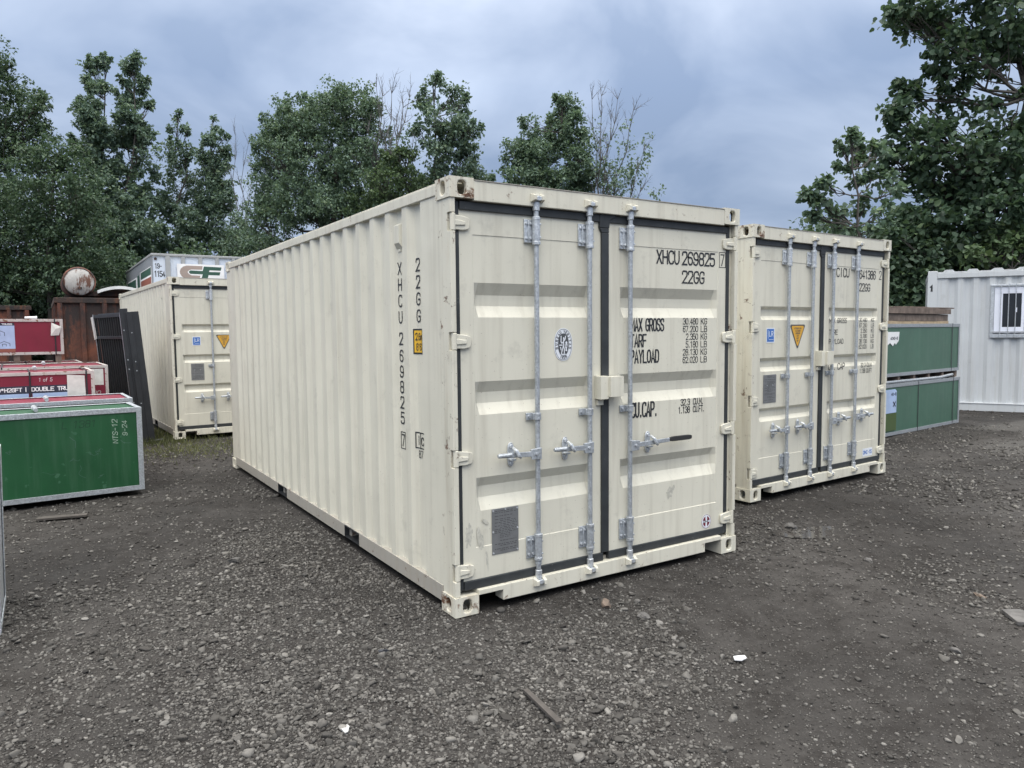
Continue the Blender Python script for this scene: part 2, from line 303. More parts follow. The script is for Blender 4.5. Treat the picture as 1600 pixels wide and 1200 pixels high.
# ------------------------------------------------------------------ mesh helpers
def link(o, parent=None):
    COL.objects.link(o)
    if parent is not None: o.parent = parent
    return o
def thing(name, label, cat, loc=(0, 0, 0), rz=0.0, group=None, rot=None):
    o = bpy.data.objects.new(name, None); o.location = loc; o.rotation_euler = rot if rot else (0, 0, rz)
    o.empty_display_size = 0.3
    return tag(link(o), label, cat, group)
def tag(o, label, cat, group=None):
    o['label'] = label; o['category'] = cat
    if group: o['group'] = group
    return o
class MB:
    def __init__(s): s.v = []; s.f = []
    def add(s, vs, fs):
        n = len(s.v); s.v += [tuple(map(float, p)) for p in vs]; s.f += [tuple(i+n for i in f) for f in fs]; return s
    def hexa(s, p): return s.add(p, [(0, 3, 2, 1), (4, 5, 6, 7), (0, 1, 5, 4), (1, 2, 6, 5), (2, 3, 7, 6), (3, 0, 4, 7)])
    def box(s, x0, x1, y0, y1, z0, z1):
        return s.hexa([(x0, y0, z0), (x1, y0, z0), (x1, y1, z0), (x0, y1, z0), (x0, y0, z1), (x1, y0, z1), (x1, y1, z1), (x0, y1, z1)])
    def tube(s, pts, rads, n=10, caps=True):
        pts = [np.array(p, float) for p in pts]
        if isinstance(rads, (int, float)): rads = [rads]*len(pts)
        base = len(s.v); prev = None
        for i, p in enumerate(pts):
            d = pts[min(i+1, len(pts)-1)] - pts[max(i-1, 0)]; d = d/(np.linalg.norm(d)+1e-12)
            if prev is None:
                a = np.array([1.0, 0, 0]) if abs(d[0]) < 0.8 else np.array([0, 1.0, 0])
                u = np.cross(d, a)
            else: u = prev - d*(prev@d)
            u = u/(np.linalg.norm(u)+1e-12); w = np.cross(d, u); prev = u
            for k in range(n):
                t = 2*math.pi*k/n; s.v.append(tuple(p + rads[i]*(math.cos(t)*u + math.sin(t)*w)))
        for i in range(len(pts)-1):
            for k in range(n):
                a = base+i*n+k; b2 = base+i*n+(k+1) % n
                s.f.append((a, b2, b2+n, a+n))
        if caps:
            s.f.append(tuple(base+k for k in range(n))[::-1]); s.f.append(tuple(base+(len(pts)-1)*n+k for k in range(n)))
        return s
    def prism(s, poly, o, eu, ev, thick):
        """polygon (u, v) in the plane o + u*eu + v*ev, extruded by the vector thick"""
        o, eu, ev, th = (np.array(a, float) for a in (o, eu, ev, thick)); n = len(poly)
        a = [o+u*eu+v*ev for u, v in poly]; b = [p+th for p in a]
        fs = [tuple(range(n)), tuple(range(n, 2*n))[::-1]] + [(i, (i+n), (i+1) % n+n, (i+1) % n) for i in range(n)]
        return s.add(a+b, fs)
    def holed(s, o, eu, ev, w, h, hole, inward, depth=0.022):
        o, eu, ev, nv = (np.array(a, float) for a in (o, eu, ev, inward)); cu, cv, ru, rv = hole
        ph = [2*math.pi*k/24 for k in range(24)] + [math.atan2(b-cv, a-cu) % (2*math.pi) for a in (0, w) for b in (0, h)]
        ph = sorted(set(round(p, 5) for p in ph)); n = len(ph); inn = []; outp = []
        for p in ph:
            c, q = math.cos(p), math.sin(p); r = (abs(c/ru)**3+abs(q/rv)**3)**(-1/3)
            inn.append((cu+r*c, cv+r*q))
            t = min([(w-cu)/c if c > 1e-9 else (-cu/c if c < -1e-9 else 1e9), (h-cv)/q if q > 1e-9 else (-cv/q if q < -1e-9 else 1e9)])
            outp.append((cu+t*c, cv+t*q))
        P = [o+a*eu+b*ev for a, b in outp]; Q = [o+a*eu+b*ev for a, b in inn]; S = [q+nv*depth for q in Q]
        fs = []
        for i in range(n):
            j = (i+1) % n; fs += [(i, j, n+j, n+i), (n+i, n+j, 2*n+j, 2*n+i)]
        return s.add(P+Q+S, fs)
    def build(s, name, mat, parent=None, bevel=0.0, smooth=None, label=None, seg=2):
        me = bpy.data.meshes.new(name); me.from_pydata(s.v, [], s.f); me.validate(); me.update()
        me.materials.append(mat if not isinstance(mat, str) else M[mat])
        if smooth is not None:
            me.shade_smooth(); me.set_sharp_from_angle(angle=math.radians(smooth))
        o = bpy.data.objects.new(name, me); link(o, parent)
        if bevel:
            b = o.modifiers.new('bevel', 'BEVEL'); b.width = bevel; b.segments = seg; b.limit_method = 'ANGLE'; b.angle_limit = math.radians(40)
        if label: o['label'] = label
        return o
def oval(cu, cv, ru, rv, n=32, e=2.0):
    r = []
    for k in range(n):
        t = 2*math.pi*k/n; c, q = math.cos(t), math.sin(t)
        rr = (abs(c)**e+abs(q)**e)**(-1/e); r.append((cu+ru*rr*c, cv+rv*rr*q))
    return r
def fast_mesh(name, verts, k, nface, mat, parent=None, faces=None):
    """verts (N*k, 3); every block of k verts is one n-gon, or uses the index table `faces` (per block)"""
    me = bpy.data.meshes.new(name); nb = len(verts)//k
    me.vertices.add(len(verts)); me.vertices.foreach_set('co', np.ascontiguousarray(verts, np.float32).ravel())
    if faces is None: faces = [list(range(k))]
    per = sum(len(f) for f in faces); flat = np.array([i for f in faces for i in f]); ln = np.array([len(f) for f in faces])
    idx = (flat[None, :] + (np.arange(nb)*k)[:, None]).ravel().astype(np.int32)
    tot = np.tile(ln, nb).astype(np.int32); st = np.concatenate([[0], np.cumsum(tot)[:-1]]).astype(np.int32)
    me.loops.add(len(idx)); me.loops.foreach_set('vertex_index', idx)
    me.polygons.add(len(tot)); me.polygons.foreach_set('loop_start', st); me.polygons.foreach_set('loop_total', tot)
    me.update(calc_edges=True); me.materials.append(M[mat] if isinstance(mat, str) else mat)
    o = bpy.data.objects.new(name, me); return link(o, parent)

# ------------------------------------------------------------------ lettering: a narrow stroke alphabet
def _g():
    W = 0.5; O = [(0, 0), (W, 0), (W, 1), (0, 1)]
    R = lambda p, c=False: (p, True, c)      # rounded corners
    S = lambda p, c=False: (p, False, c)     # sharp corners
    g = {}
    g['0'] = [R(O, True)]; g['O'] = g['0']
    g['1'] = [S([(0.08, 0.84), (0.28, 1), (0.28, 0)])]
    g['2'] = [R([(0, 0.76), (0, 1), (W, 1), (W, 0.62)]), S([(W, 0.62), (0, 0.0), (W, 0)])]
    g['3'] = [R([(0, 0.8), (0, 1), (W, 1), (W, 0.53), (0.2, 0.53)]), R([(0.2, 0.53), (W, 0.53), (W, 0), (0, 0), (0, 0.2)])]
    g['4'] = [S([(0.36, 0), (0.36, 1), (0, 0.28), (W+.03, 0.28)])]
    g['5'] = [S([(W, 1), (0.03, 1), (0.0, 0.58)]), R([(0, 0.58), (W, 0.64), (W, 0), (0, 0), (0, 0.2)])]
    g['6'] = [R([(W, 0.8), (W, 1), (0, 1), (0, 0), (W, 0), (W, 0.58), (0, 0.58)])]
    g['7'] = [S([(0, 1), (W, 1), (0.14, 0)])]
    g['8'] = [R([(0, 0), (W, 0), (W, 0.53), (0, 0.53)], True), R([(0.02, 0.53), (W-.02, 0.53), (W-.02, 1), (0.02, 1)], True)]
    g['9'] = [R([(0, 0.2), (0, 0), (W, 0), (W, 1), (0, 1), (0, 0.42), (W, 0.42)])]
    g['A'] = [S([(0, 0), (W/2, 1), (W, 0)]), S([(0.09, 0.3), (W-.09, 0.3)])]
    g['B'] = [R([(0, 0.53), (W-.02, 0.53), (W-.02, 1), (0, 1)]), R([(0, 0.53), (W, 0.53), (W, 0), (0, 0)]), S([(0, 0), (0, 1)])]
    g['C'] = [R([(W, 0.82), (W, 1), (0, 1), (0, 0), (W, 0), (W, 0.18)])]
    g['D'] = [R([(0, 0), (W, 0), (W, 1), (0, 1)]), S([(0, 0), (0, 1)])]
    g['E'] = [S([(W, 1), (0, 1), (0, 0), (W, 0)]), S([(0, 0.52), (0.42, 0.52)])]
    g['F'] = [S([(W, 1), (0, 1), (0, 0)]), S([(0, 0.5), (0.42, 0.5)])]
    g['G'] = [R([(W, 0.76), (W, 1), (0, 1), (0, 0), (W, 0), (W, 0.46)]), S([(W, 0.46), (0.27, 0.46)])]
    g['H'] = [S([(0, 0), (0, 1)]), S([(W, 0), (W, 1)]), S([(0, 0.5), (W, 0.5)])]
    g['I'] = [S([(0.25, 0), (0.25, 1)])]
    g['J'] = [R([(W, 1), (W, 0), (0, 0), (0, 0.25)])]
    g['K'] = [S([(0, 0), (0, 1)]), S([(W, 1), (0, 0.42)]), S([(0.16, 0.58), (W, 0)])]
    g['L'] = [S([(0, 1), (0, 0), (W, 0)])]
    g['M'] = [S([(0, 0), (0, 1), (0.3, 0.3), (0.6, 1), (0.6, 0)])]
    g['N'] = [S([(0, 0), (0, 1), (W, 0), (W, 1)])]
    g['P'] = [R([(0, 0.46), (W, 0.46), (W, 1), (0, 1)]), S([(0, 0), (0, 1)])]
    g['R'] = g['P'] + [S([(0.26, 0.46), (W, 0)])]
    g['S'] = [R([(W, 0.8), (W, 1), (0, 1), (0, 0.54), (W, 0.5), (W, 0), (0, 0), (0, 0.2)])]
    g['T'] = [S([(0, 1), (W, 1)]), S([(0.25, 1), (0.25, 0)])]
    g['U'] = [R([(0, 1), (0, 0), (W, 0), (W, 1)])]
    g['V'] = [S([(0, 1), (W/2, 0), (W, 1)])]
    g['W'] = [S([(0, 1), (0.15, 0), (0.3, 0.7), (0.45, 0), (0.6, 1)])]
    g['X'] = [S([(0, 0), (W, 1)]), S([(0, 1), (W, 0)])]
    g['Y'] = [S([(0, 1), (0.25, 0.48), (W, 1)]), S([(0.25, 0.48), (0.25, 0)])]
    g['Z'] = [S([(0, 1), (W, 1), (0, 0), (W, 0)])]
    g['i'] = [S([(0.2, 0), (0.2, 0.62)]), S([(0.2, 0.8), (0.2, 0.95)])]
    g['c'] = [R([(0.44, 0.48), (0.44, 0.64), (0, 0.64), (0, 0), (0.44, 0), (0.44, 0.16)])]
    g['m'] = [R([(0, 0), (0, 0.64), (0.3, 0.64), (0.3, 0)]), R([(0.3, 0), (0.3, 0.64), (0.6, 0.64), (0.6, 0)])]
    g['f'] = [R([(0.4, 1), (0.18, 1), (0.18, 0)]), S([(0.0, 0.62), (0.38, 0.62)])]
    g['o'] = [R([(0, 0), (0.44, 0), (0.44, 0.64), (0, 0.64)], True)]
    g['.'] = [S([(0.12, 0.0), (0.12, 0.09)])]
    g['-'] = [S([(0.08, 0.46), (0.42, 0.46)])]
    g["'"] = [S([(0.15, 0.78), (0.15, 1)])]
    g['*'] = [S([(0.1, 0.62), (0.4, 0.88)]), S([(0.1, 0.88), (0.4, 0.62)]), S([(0.25, 0.56), (0.25, 0.94)])]
    g['|'] = [S([(0.1, -0.05), (0.1, 1.05)])]
    return g
GL = _g()
ADV = {'M': 0.6, 'W': 0.6, 'm': 0.6, '.': 0.24, "'": 0.3, 'i': 0.4, 'I': 0.5, 'c': 0.44, 'o': 0.44, '|': 0.2}
def stroke_quads(pts, rounded, closed, w, seg):
    P = [np.array(p, float) for p in pts]
    if rounded:
        Q = []; n = len(P)
        for i in range(n):
            if not closed and i in (0, n-1): Q.append(P[i]); continue
            a, b, c = P[i-1], P[i], P[(i+1) % n]; la, lc = np.linalg.norm(a-b), np.linalg.norm(c-b)
            hh = pts_h(P); p0 = b+(a-b)/la*min(0.34*hh, la*0.5); p1 = b+(c-b)/lc*min(0.34*hh, lc*0.5)
            q0 = p0+(b-p0)*.56; q1 = p1+(b-p1)*.56
            for t in (0, 0.2, 0.4, 0.6, 0.8, 1): Q.append((1-t)**3*p0+3*t*(1-t)**2*q0+3*t*t*(1-t)*q1+t**3*p1)
        P = Q
    R_ = []
    n = len(P)
    for i in range(n if closed else n-1):
        a, b = P[i], P[(i+1) % n]; L = np.linalg.norm(b-a)
        if L < 1e-7: continue
        k = max(1, int(math.ceil(L/seg)))
        for j in range(k): R_.append(a+(b-a)*j/k)
    if not closed: R_.append(P[-1])
    P = R_; n = len(P)
    if not closed and n > 1:
        d = P[1]-P[0]; P[0] = P[0]-d/np.linalg.norm(d)*w*0.45
        d = P[-1]-P[-2]; P[-1] = P[-1]+d/np.linalg.norm(d)*w*0.45
    Lf, Rt = [], []
    for i in range(n):
        a = P[i-1] if (closed or i > 0) else None; c = P[(i+1) % n] if (closed or i < n-1) else None
        d1 = (P[i]-a)/np.linalg.norm(P[i]-a) if a is not None else None
        d2 = (c-P[i])/np.linalg.norm(c-P[i]) if c is not None else None
        if d1 is None: d1 = d2
        if d2 is None: d2 = d1
        n1 = np.array([-d1[1], d1[0]]); n2 = np.array([-d2[1], d2[0]]); m = n1+n2; m = m/(np.linalg.norm(m)+1e-9)
        k = 1/max(0.45, m@n1); Lf.append(P[i]+m*k*w/2); Rt.append(P[i]-m*k*w/2)
    return Lf, Rt, closed
def pts_h(P): return max(p[1] for p in P)-min(p[1] for p in P)+1e-6
def text(mb, s, u0, v0, h, width=None, w=0.11, gap=0.17, fn=None, seg=1.0, slant=0.0, ax=1.0):
    """write s with its lower left at (u0, v0), capital height h; `width` fits the whole line; fn maps (u, v, lift) to a point"""
    tot = sum((ADV.get(c, 0.5) if c != ' ' else 0.36)*ax + gap for c in s)-gap
    k = (width/h/tot) if width else 1.0
    x = 0.0
    for c in s:
        if c == ' ': x += 0.36*ax+gap; continue
        for si, (pts, rd, cl) in enumerate(GL[c]):
            P = [(u0+h*k*(x+p[0]*ax)+slant*p[1]*h, v0+h*(p[1]*(1-w)+w/2)) for p in pts]
            Lf, Rt, closed = stroke_quads(P, rd, cl, w*h, seg)
            lift = 0.00018*si; vs = [fn(p[0], p[1], lift) for p in Lf]+[fn(p[0], p[1], lift) for p in Rt]; n = len(Lf)
            mb.add(vs, [(i, (i+1) % n, n+(i+1) % n, n+i) for i in range(n if closed else n-1)])
        x += ADV.get(c, 0.5)*ax+gap
def line(parent, mat, *a, name='lettering', **k):
    mb = MB(); text(mb, *a, **k); return mb.build(name, mat, parent)
def strokes(mb, lines, w, fn, seg=1.0):
    for i, (pts, rd, cl) in enumerate(lines):
        Lf, Rt, closed = stroke_quads(pts, rd, cl, w, seg); n = len(Lf)
        mb.add([fn(p[0], p[1], .00018*i) for p in Lf]+[fn(p[0], p[1], .00018*i) for p in Rt], [(j, (j+1) % n, n+(j+1) % n, n+j) for j in range(n if closed else n-1)])

# ------------------------------------------------------------------ ground
rng = np.random.default_rng(7)
_perm = rng.random((256, 256))
def vnoise(x, y):
    xi = np.floor(x).astype(int); yi = np.floor(y).astype(int); fx = x-xi; fy = y-yi
    fx = fx*fx*(3-2*fx); fy = fy*fy*(3-2*fy); g = lambda a, b: _perm[a % 256, b % 256]
    return (g(xi, yi)*(1-fx)+g(xi+1, yi)*fx)*(1-fy)+(g(xi, yi+1)*(1-fx)+g(xi+1, yi+1)*fx)*fy-0.5
def ground_h(x, y):
    x = np.asarray(x, float); y = np.asarray(y, float)
    h = 0.050*vnoise(x*0.7+3, y*0.7)+0.026*vnoise(x*1.9, y*1.9+9)+0.013*vnoise(x*5.3, y*5.3)+0.008*vnoise(x*13, y*13)
    near = np.exp(-((x-1.2)/1.75)**8-((y-3.0)/3.6)**8)                 # level pad under the front container
    near2 = np.exp(-((x-4.7)/2.0)**8-((y-3.6)/3.5)**8)
    near3 = np.exp(-((x-0.9)/2.0)**8-((y-12)/3.8)**8)
    h = h*(1-0.85*np.maximum(np.maximum(near, near2), near3)) - 0.012
    h += 0.070*np.exp(-((x-5.0)/2.2)**4-((y-3.6)/4.4)**4)
    h -= 0.030*np.exp(-((x-3.62)/0.42)**2-((y-0.06)/0.20)**2)          # the dip the puddle stands in
    # shallow wheel ruts running past the doors
    for c0 in (-1.15, -2.35): h -= 0.018*np.exp(-((y-c0+0.10*np.sin(x*0.9)-0.18*(x-1))/0.20)**2)*np.exp(-((x-3)/3.5)**4)
    return h
def ground():
    def lines(a, b, st, far):
        c = list(np.arange(a, b+st/2, st)); s = st; p = c[-1]
        while p < far: s *= 1.22; p += s; c.append(p)
        s = st; p = c[0]; pre = []
        while p > -far: s *= 1.22; p -= s; pre.append(p)
        return np.array(pre[::-1]+c)
    X = lines(-4.5, 7.5, 0.055, 500); Y = lines(-3.6, 7.5, 0.055, 500); gx, gy = np.meshgrid(X, Y)
    fade = np.exp(-(np.hypot(gx-1, gy-2)/30)**4)
    V = np.stack([gx, gy, ground_h(gx, gy)*fade], -1).reshape(-1, 3); nx, ny = len(X), len(Y)
    i = (np.arange(ny-1)[:, None]*nx+np.arange(nx-1)[None, :]).ravel()
    F = np.stack([i, i+1, i+nx+1, i+nx], 1)
    me = bpy.data.meshes.new('ground'); me.vertices.add(len(V)); me.vertices.foreach_set('co', V.astype(np.float32).ravel())
    me.loops.add(F.size); me.loops.foreach_set('vertex_index', F.ravel().astype(np.int32))
    me.polygons.add(len(F)); me.polygons.foreach_set('loop_start', np.arange(0, F.size, 4).astype(np.int32)); me.polygons.foreach_set('loop_total', np.full(len(F), 4, np.int32))
    me.update(calc_edges=True); me.shade_smooth(); me.materials.append(M['ground'])
    o = link(bpy.data.objects.new('ground', me)); o['kind'] = 'structure'
    mb = MB(); mb.add([(3.62+0.55*math.cos(t), 0.06+0.26*math.sin(t), 0) for t in [2*math.pi*k/40 for k in range(40)]], [tuple(range(40))])
    p = mb.build('puddle', 'water'); p['kind'] = 'structure'
    p.location.z = float(ground_h(3.62, 0.06))+0.001
ground()

# ------------------------------------------------------------------ shipping containers
CW, CL, CH = 2.438, 6.058, 2.591
PIN, PSL, POUT, PDX = 0.078, 0.064, 0.072, 0.031     # corrugation
def side_breaks(y_first=0.515):
    br = [(0.165, 0.012)]; c = y_first
    while c < CL-0.3:
        br += [(c-PIN/2-PSL, 0.012), (c-PIN/2, 0.012+PDX), (c+PIN/2, 0.012+PDX), (c+PIN/2+PSL, 0.012)]; c += 0.278
    return br+[(CL-0.165, 0.012)]
SB = side_breaks()
_sy_ = np.array([b[0] for b in SB]); _sx_ = np.array([b[1] for b in SB])
def side_x(y): return float(np.interp(y, _sy_, _sx_))

def build_door(c, name, x0, x1, px0, px1, ribs, label=None):
    yf = 0.04; d = 0.036; st = 0.0035
    xs = [x0, px0-0.003, px0, px0+0.006, px0+0.034, px1-0.034, px1-0.006, px1, px1+0.003, x1]
    zs = [0.195, 0.392, 0.395, 0.402]
    for a, b2, c2, e in sorted(ribs, key=lambda r: r[3]): zs += [e, c2, b2, a]
    zs += [2.262, 2.269, 2.272, 2.412]
    def depth(i, z):
        x = xs[i]; pan = 2 <= i <= 7 and 0.395 <= z <= 2.2691
        y = yf+(st if pan else 0)
        if 4 <= i <= 5:
            for a, b2, c2, e in ribs:
                if c2-1e-6 <= z <= b2+1e-6: y = yf+st+d
        return y
    mb = MB(); nx = len(xs)
    mb.add([(xs[i], depth(i, z), z) for z in zs for i in range(nx)], [(j*nx+i, j*nx+i+1, (j+1)*nx+i+1, (j+1)*nx+i) for j in range(len(zs)-1) for i in range(nx-1)])
    mb.box(x0+.004, x1-.004, 0.085, 0.10, 0.20, 2.40)
    for (a, b2) in ((x0, x0+0.012), (x1-0.012, x1)): mb.box(a+.0005, b2-.0005, yf+0.002, 0.09, 0.196, 2.411)
    mb.box(x0+.001, x1-.001, yf+.002, .09, 0.1955, 0.2045); mb.box(x0+.001, x1-.001, yf+.002, .09, 2.402, 2.4115)
    return mb.build(name, 'cream_door', c, smooth=12, label=label)

def casting(c, ix, iy, iz, mat):
    w, l, h = 0.162, 0.178, 0.118
    x0 = 0 if ix == 0 else CW-w; y0 = 0 if iy == 0 else CL-l; z0 = 0 if iz == 0 else CH-h
    mb = MB()
    ye, yi = (y0, y0+l) if iy == 0 else (y0+l, y0); xe, xi = (x0, x0+w) if ix == 0 else (x0+w, x0)
    ny = 1 if iy == 0 else -1; nx = 1 if ix == 0 else -1
    hu = w*0.50
    mb.holed((x0, ye, z0), (1, 0, 0), (0, 0, 1), w, h, (w*0.52, h*0.5, 0.030, 0.040), (0, ny, 0), 0.03)
    mb.holed((xe, y0, z0), (0, 1, 0), (0, 0, 1), l, h, (l*0.5, h*0.5, 0.030, 0.040), (nx, 0, 0), 0.03)
    zt = z0+h if iz else z0
    mb.holed((x0, y0, zt), (1, 0, 0), (0, 1, 0), w, l, (w/2, l/2, 0.032, 0.06), (0, 0, -1 if iz else 1), 0.03)
    mb.add([(x0, yi, z0), (x0+w, yi, z0), (x0+w, yi, z0+h), (x0, yi, z0+h)], [(0, 1, 2, 3)])
    mb.add([(xi, y0, z0), (xi, y0+l, z0), (xi, y0+l, z0+h), (xi, y0, z0+h)], [(0, 1, 2, 3)])
    zb = z0 if iz else z0+h
    mb.add([(x0, y0, zb), (x0+w, y0, zb), (x0+w, y0+l, zb), (x0, y0+l, zb)], [(0, 1, 2, 3)])
    # weld seams in from the edges
    o = mb.build('corner_casting', mat, c)
    bm_merge(o, 0.0003)
    b = o.modifiers.new('bevel', 'BEVEL'); b.width = 0.007; b.segments = 2; b.limit_method = 'ANGLE'; b.angle_limit = math.radians(60)
    return o
def bm_merge(o, d):
    import bmesh
    bm = bmesh.new(); bm.from_mesh(o.data); bmesh.ops.remove_doubles(bm, verts=bm.verts, dist=d); bmesh.ops.recalc_face_normals(bm, faces=bm.faces); bm.to_mesh(o.data); bm.free()

def locking_bar(c, x, hz, side, grip=False, low=False):
    yc = 0.006; r = 0.0160
    mb = MB(); mb.tube([(x, yc, 0.135), (x, yc, 2.475)], r, 16, False)
    mb.tube([(x, yc, 0.225), (x, yc, 0.245)], 0.021, 16); mb.tube([(x, yc, 2.385), (x, yc, 2.405)], 0.021, 16)
    bar = mb.build('locking_bar', 'galv', c, smooth=40)
    for zc, up in ((0.335, -1), (2.315, 1)):
        mb = MB(); z0, z1 = zc-0.075, zc+0.075
        mb.tube([(x, yc, z0), (x, yc, z1)], 0.0255, 16)
        mb.tube([(x, yc, z0-.010), (x, yc, z0+.010)], 0.0275, 16); mb.tube([(x, yc, z1-.010), (x, yc, z1+.010)], 0.0275, 16)
        mb.box(x-0.074, x-0.012, 0.026, 0.0385, z0+.004, z1-.004)
        mb.box(x-0.050, x-0.042, 0.016, 0.027, z0+.012, z1-.012)
        for bx in (x-0.061, x-0.031):
            for bz in (z0+0.03, z1-0.03): mb.tube([(bx, 0.027, bz), (bx, 0.017, bz)], 0.009, 8)
        for bz in (z0+.035, z1-.035): mb.box(x+.012, x+.0215, yc-.0255, yc-.012, bz-.006, bz+.006)
        mb.build('bar_bracket', 'galv_light' if up > 0 else 'galv', bar, bevel=0.002, smooth=40)  # upper bracket brighter: sky reflection put into its steel colour
    for zc, up in ((0.112, -1), (2.512, 1)):       # cam on the bar end, keeper welded to the frame
        mb = MB(); a = 0.020
        mb.tube([(x, yc, zc-up*0.075), (x, yc, zc-up*0.02)], 0.0225, 14)
        mb.tube([(x, yc, zc-up*0.02), (x, yc, zc+up*0.014)], [0.016, 0.014], 12)
        mb.prism([(-0.032, -0.012), (-0.026, 0.010), (0.0, 0.016), (0.022, 0.010), (0.028, -0.004), (0.010, -0.014)], (x, -0.032, zc-up*.004), (1, 0, 0), (0, 0, up), (0, 0.03, 0))
        mb.build('bar_cam', 'galv_light', bar, bevel=0.003, smooth=40)
        mb = MB()
        for s in (-1, 1):
            mb.hexa([(x+s*0.028-.009, -0.038, zc-.014), (x+s*0.028+.009, -0.038, zc-.014), (x+s*0.034+.012, -0.0005, zc-.026), (x+s*0.034-.012, -0.0005, zc-.026),
                     (x+s*0.028-.009, -0.038, zc+.014), (x+s*0.028+.009, -0.038, zc+.014), (x+s*0.034+.012, -0.0005, zc+.026), (x+s*0.034-.012, -0.0005, zc+.026)])
        mb.box(x-0.021, x+0.021, -0.004, -0.0005, zc+up*.022-.005, zc+up*.022+.005)
        mb.build('cam_keeper', 'cream_worn', bar, bevel=0.004)
    mb = MB(); zc = 1.168
    mb.tube([(x, yc, zc-.022), (x, yc, zc+.022)], 0.0235, 16)
    mb.box(x-0.070, x-0.012, 0.026, 0.0385, zc-.022, zc+.022); mb.box(x-.030, x-.010, 0.004, 0.027, zc-.020, zc+.020)
    mb.tube([(x-.052, 0.027, zc), (x-.052, 0.018, zc)], 0.010, 8)
    mb.build('bar_guide', 'galv', bar, bevel=0.002, smooth=40)
    # operating handle
    s = side; mb = MB()
    P = lambda u, z: (x+s*u, z)
    hub = [P(-0.012, hz-.038), P(0.062, hz-.034), P(0.066, hz+.030), P(-0.012, hz+.036)]
    mb.prism([(a, b) for a, b in hub], (0, -0.024, 0), (1, 0, 0), (0, 0, 1), (0, 0.020, 0))
    mb.tube([(x+s*0.03, -0.034, hz), (x+s*0.03, -0.02, hz)], 0.011, 8)
    droop = 0.014
    ln = 0.34 if grip else 0.305
    mb.hexa([(x+s*0.05, -0.022, hz-.016), (x+s*ln, -0.030, hz-.015+droop), (x+s*ln, -0.020, hz-.015+droop), (x+s*0.05, -0.010, hz-.016),
             (x+s*0.05, -0.022, hz+.018), (x+s*ln, -0.030, hz+.013+droop), (x+s*ln, -0.020, hz+.013+droop), (x+s*0.05, -0.010, hz+.018)])
    if not grip: mb.tube([(x+s*0.215, -0.024, hz+.012), (x+s*0.312, -0.026, hz+droop-.002)], [0.0145, 0.012], 10)
    mb.build('bar_handle', 'galv', bar, bevel=0.003)
    if grip:
        mb = MB(); mb.prism(oval(0, 0, 0.1075, 0.0175, 28, 6), (x+s*0.447, -0.034, hz+droop+.002), (1, 0, 0), (0, 0, 1), (0, 0.017, 0))
        mb.build('handle_grip', 'grip', bar, bevel=0.004)
    # catch plate on the door with its hooked retainer
    mb = MB(); xc = x+s*0.185
    mb.prism(oval(xc, hz+.005, 0.024, 0.074, 24, 3), (0, 0.0385, 0), (1, 0, 0), (0, 0, 1), (0, -0.010, 0))
    for zz in (hz+.056, hz-.046): mb.tube([(xc, 0.029, zz), (xc, 0.019, zz)], 0.013, 10)
    mb.tube([(xc-.004, -0.002, hz+.050), (xc+.0, -0.036, hz+.034), (xc+.012, -0.044, hz+.004), (xc+.030, -0.040, hz-.010)], [0.010, 0.013, 0.013, 0.009], 8)
    mb.box(xc-.018, xc+.018, -0.006, 0.030, hz-.030, hz-.019)
    mb.build('handle_catch', 'galv_light', bar, bevel=0.002, smooth=40)
    return bar

def hinge(c, z, right):
    f = (lambda u: CW-u) if right else (lambda u: u)
    mb = MB()
    bl = [(0.030, z-.042), (0.096, z-.046), (0.138, z-.038), (0.147, z-.012), (0.144, z+.026), (0.112, z+.036), (0.030, z+.044)]
    mb.prism([(f(u), v) for u, v in bl], (0, 0.0385, 0), (1, 0, 0), (0, 0, 1), (0, -0.016, 0))
    rid = [(0.040, z-.020), (0.112, z-.016), (0.112, z+.006), (0.040, z+.016)]
    mb.prism([(f(u), v) for u, v in rid], (0, 0.0225, 0), (1, 0, 0), (0, 0, 1), (0, -0.008, 0))
    mb.tube([(f(0.030), 0.022, z-.050), (f(0.030), 0.022, z+.050)], 0.0165, 14)
    mb.tube([(f(0.030), 0.022, z+.050), (f(0.030), 0.022, z+.060)], 0.010, 10)
    return mb.build('hinge', 'cream_worn', c, bevel=0.004, smooth=40)

def flat_fn(yface): return lambda u, v, l=0.0: (u, yface-l, v)

def data_plate(c, x0, x1, z0, z1, y, seed, holes):
    mb = MB(); mb.box(x0, x1, y-.003, y, z0, z1); p = mb.build('data_plate', 'plate', c, bevel=0.002)
    r = random.Random(seed); mb = MB(); z = z1-0.018; w = x1-x0
    while z > z0+0.016:
        u = x0+0.02+(0.0 if r.random() < .6 else w*0.2); end = x1-0.015-(0 if r.random() < .5 else w*0.3*r.random())
        while u < end:
            l = r.uniform(0.008, 0.028); mb.add([(u, y-.0036, z), (min(u+l, end), y-.0036, z), (min(u+l, end), y-.0036, z+.0038), (u, y-.0036, z+.0038)], [(0, 1, 2, 3)]); u += l+r.uniform(.004, .008)
        z -= r.choice([0.0105, 0.0105, 0.0105, 0.02])
    mb.build('plate_print', 'dark_print', p)
    for (u, v) in holes:
        mb = MB(); mb.tube([(x0+u*(x1-x0), y-.0025, z0+v*(z1-z0)), (x0+u*(x1-x0), y-.007, z0+v*(z1-z0))], 0.0055, 8); mb.build('rivet', 'galv_light', p)
    return p

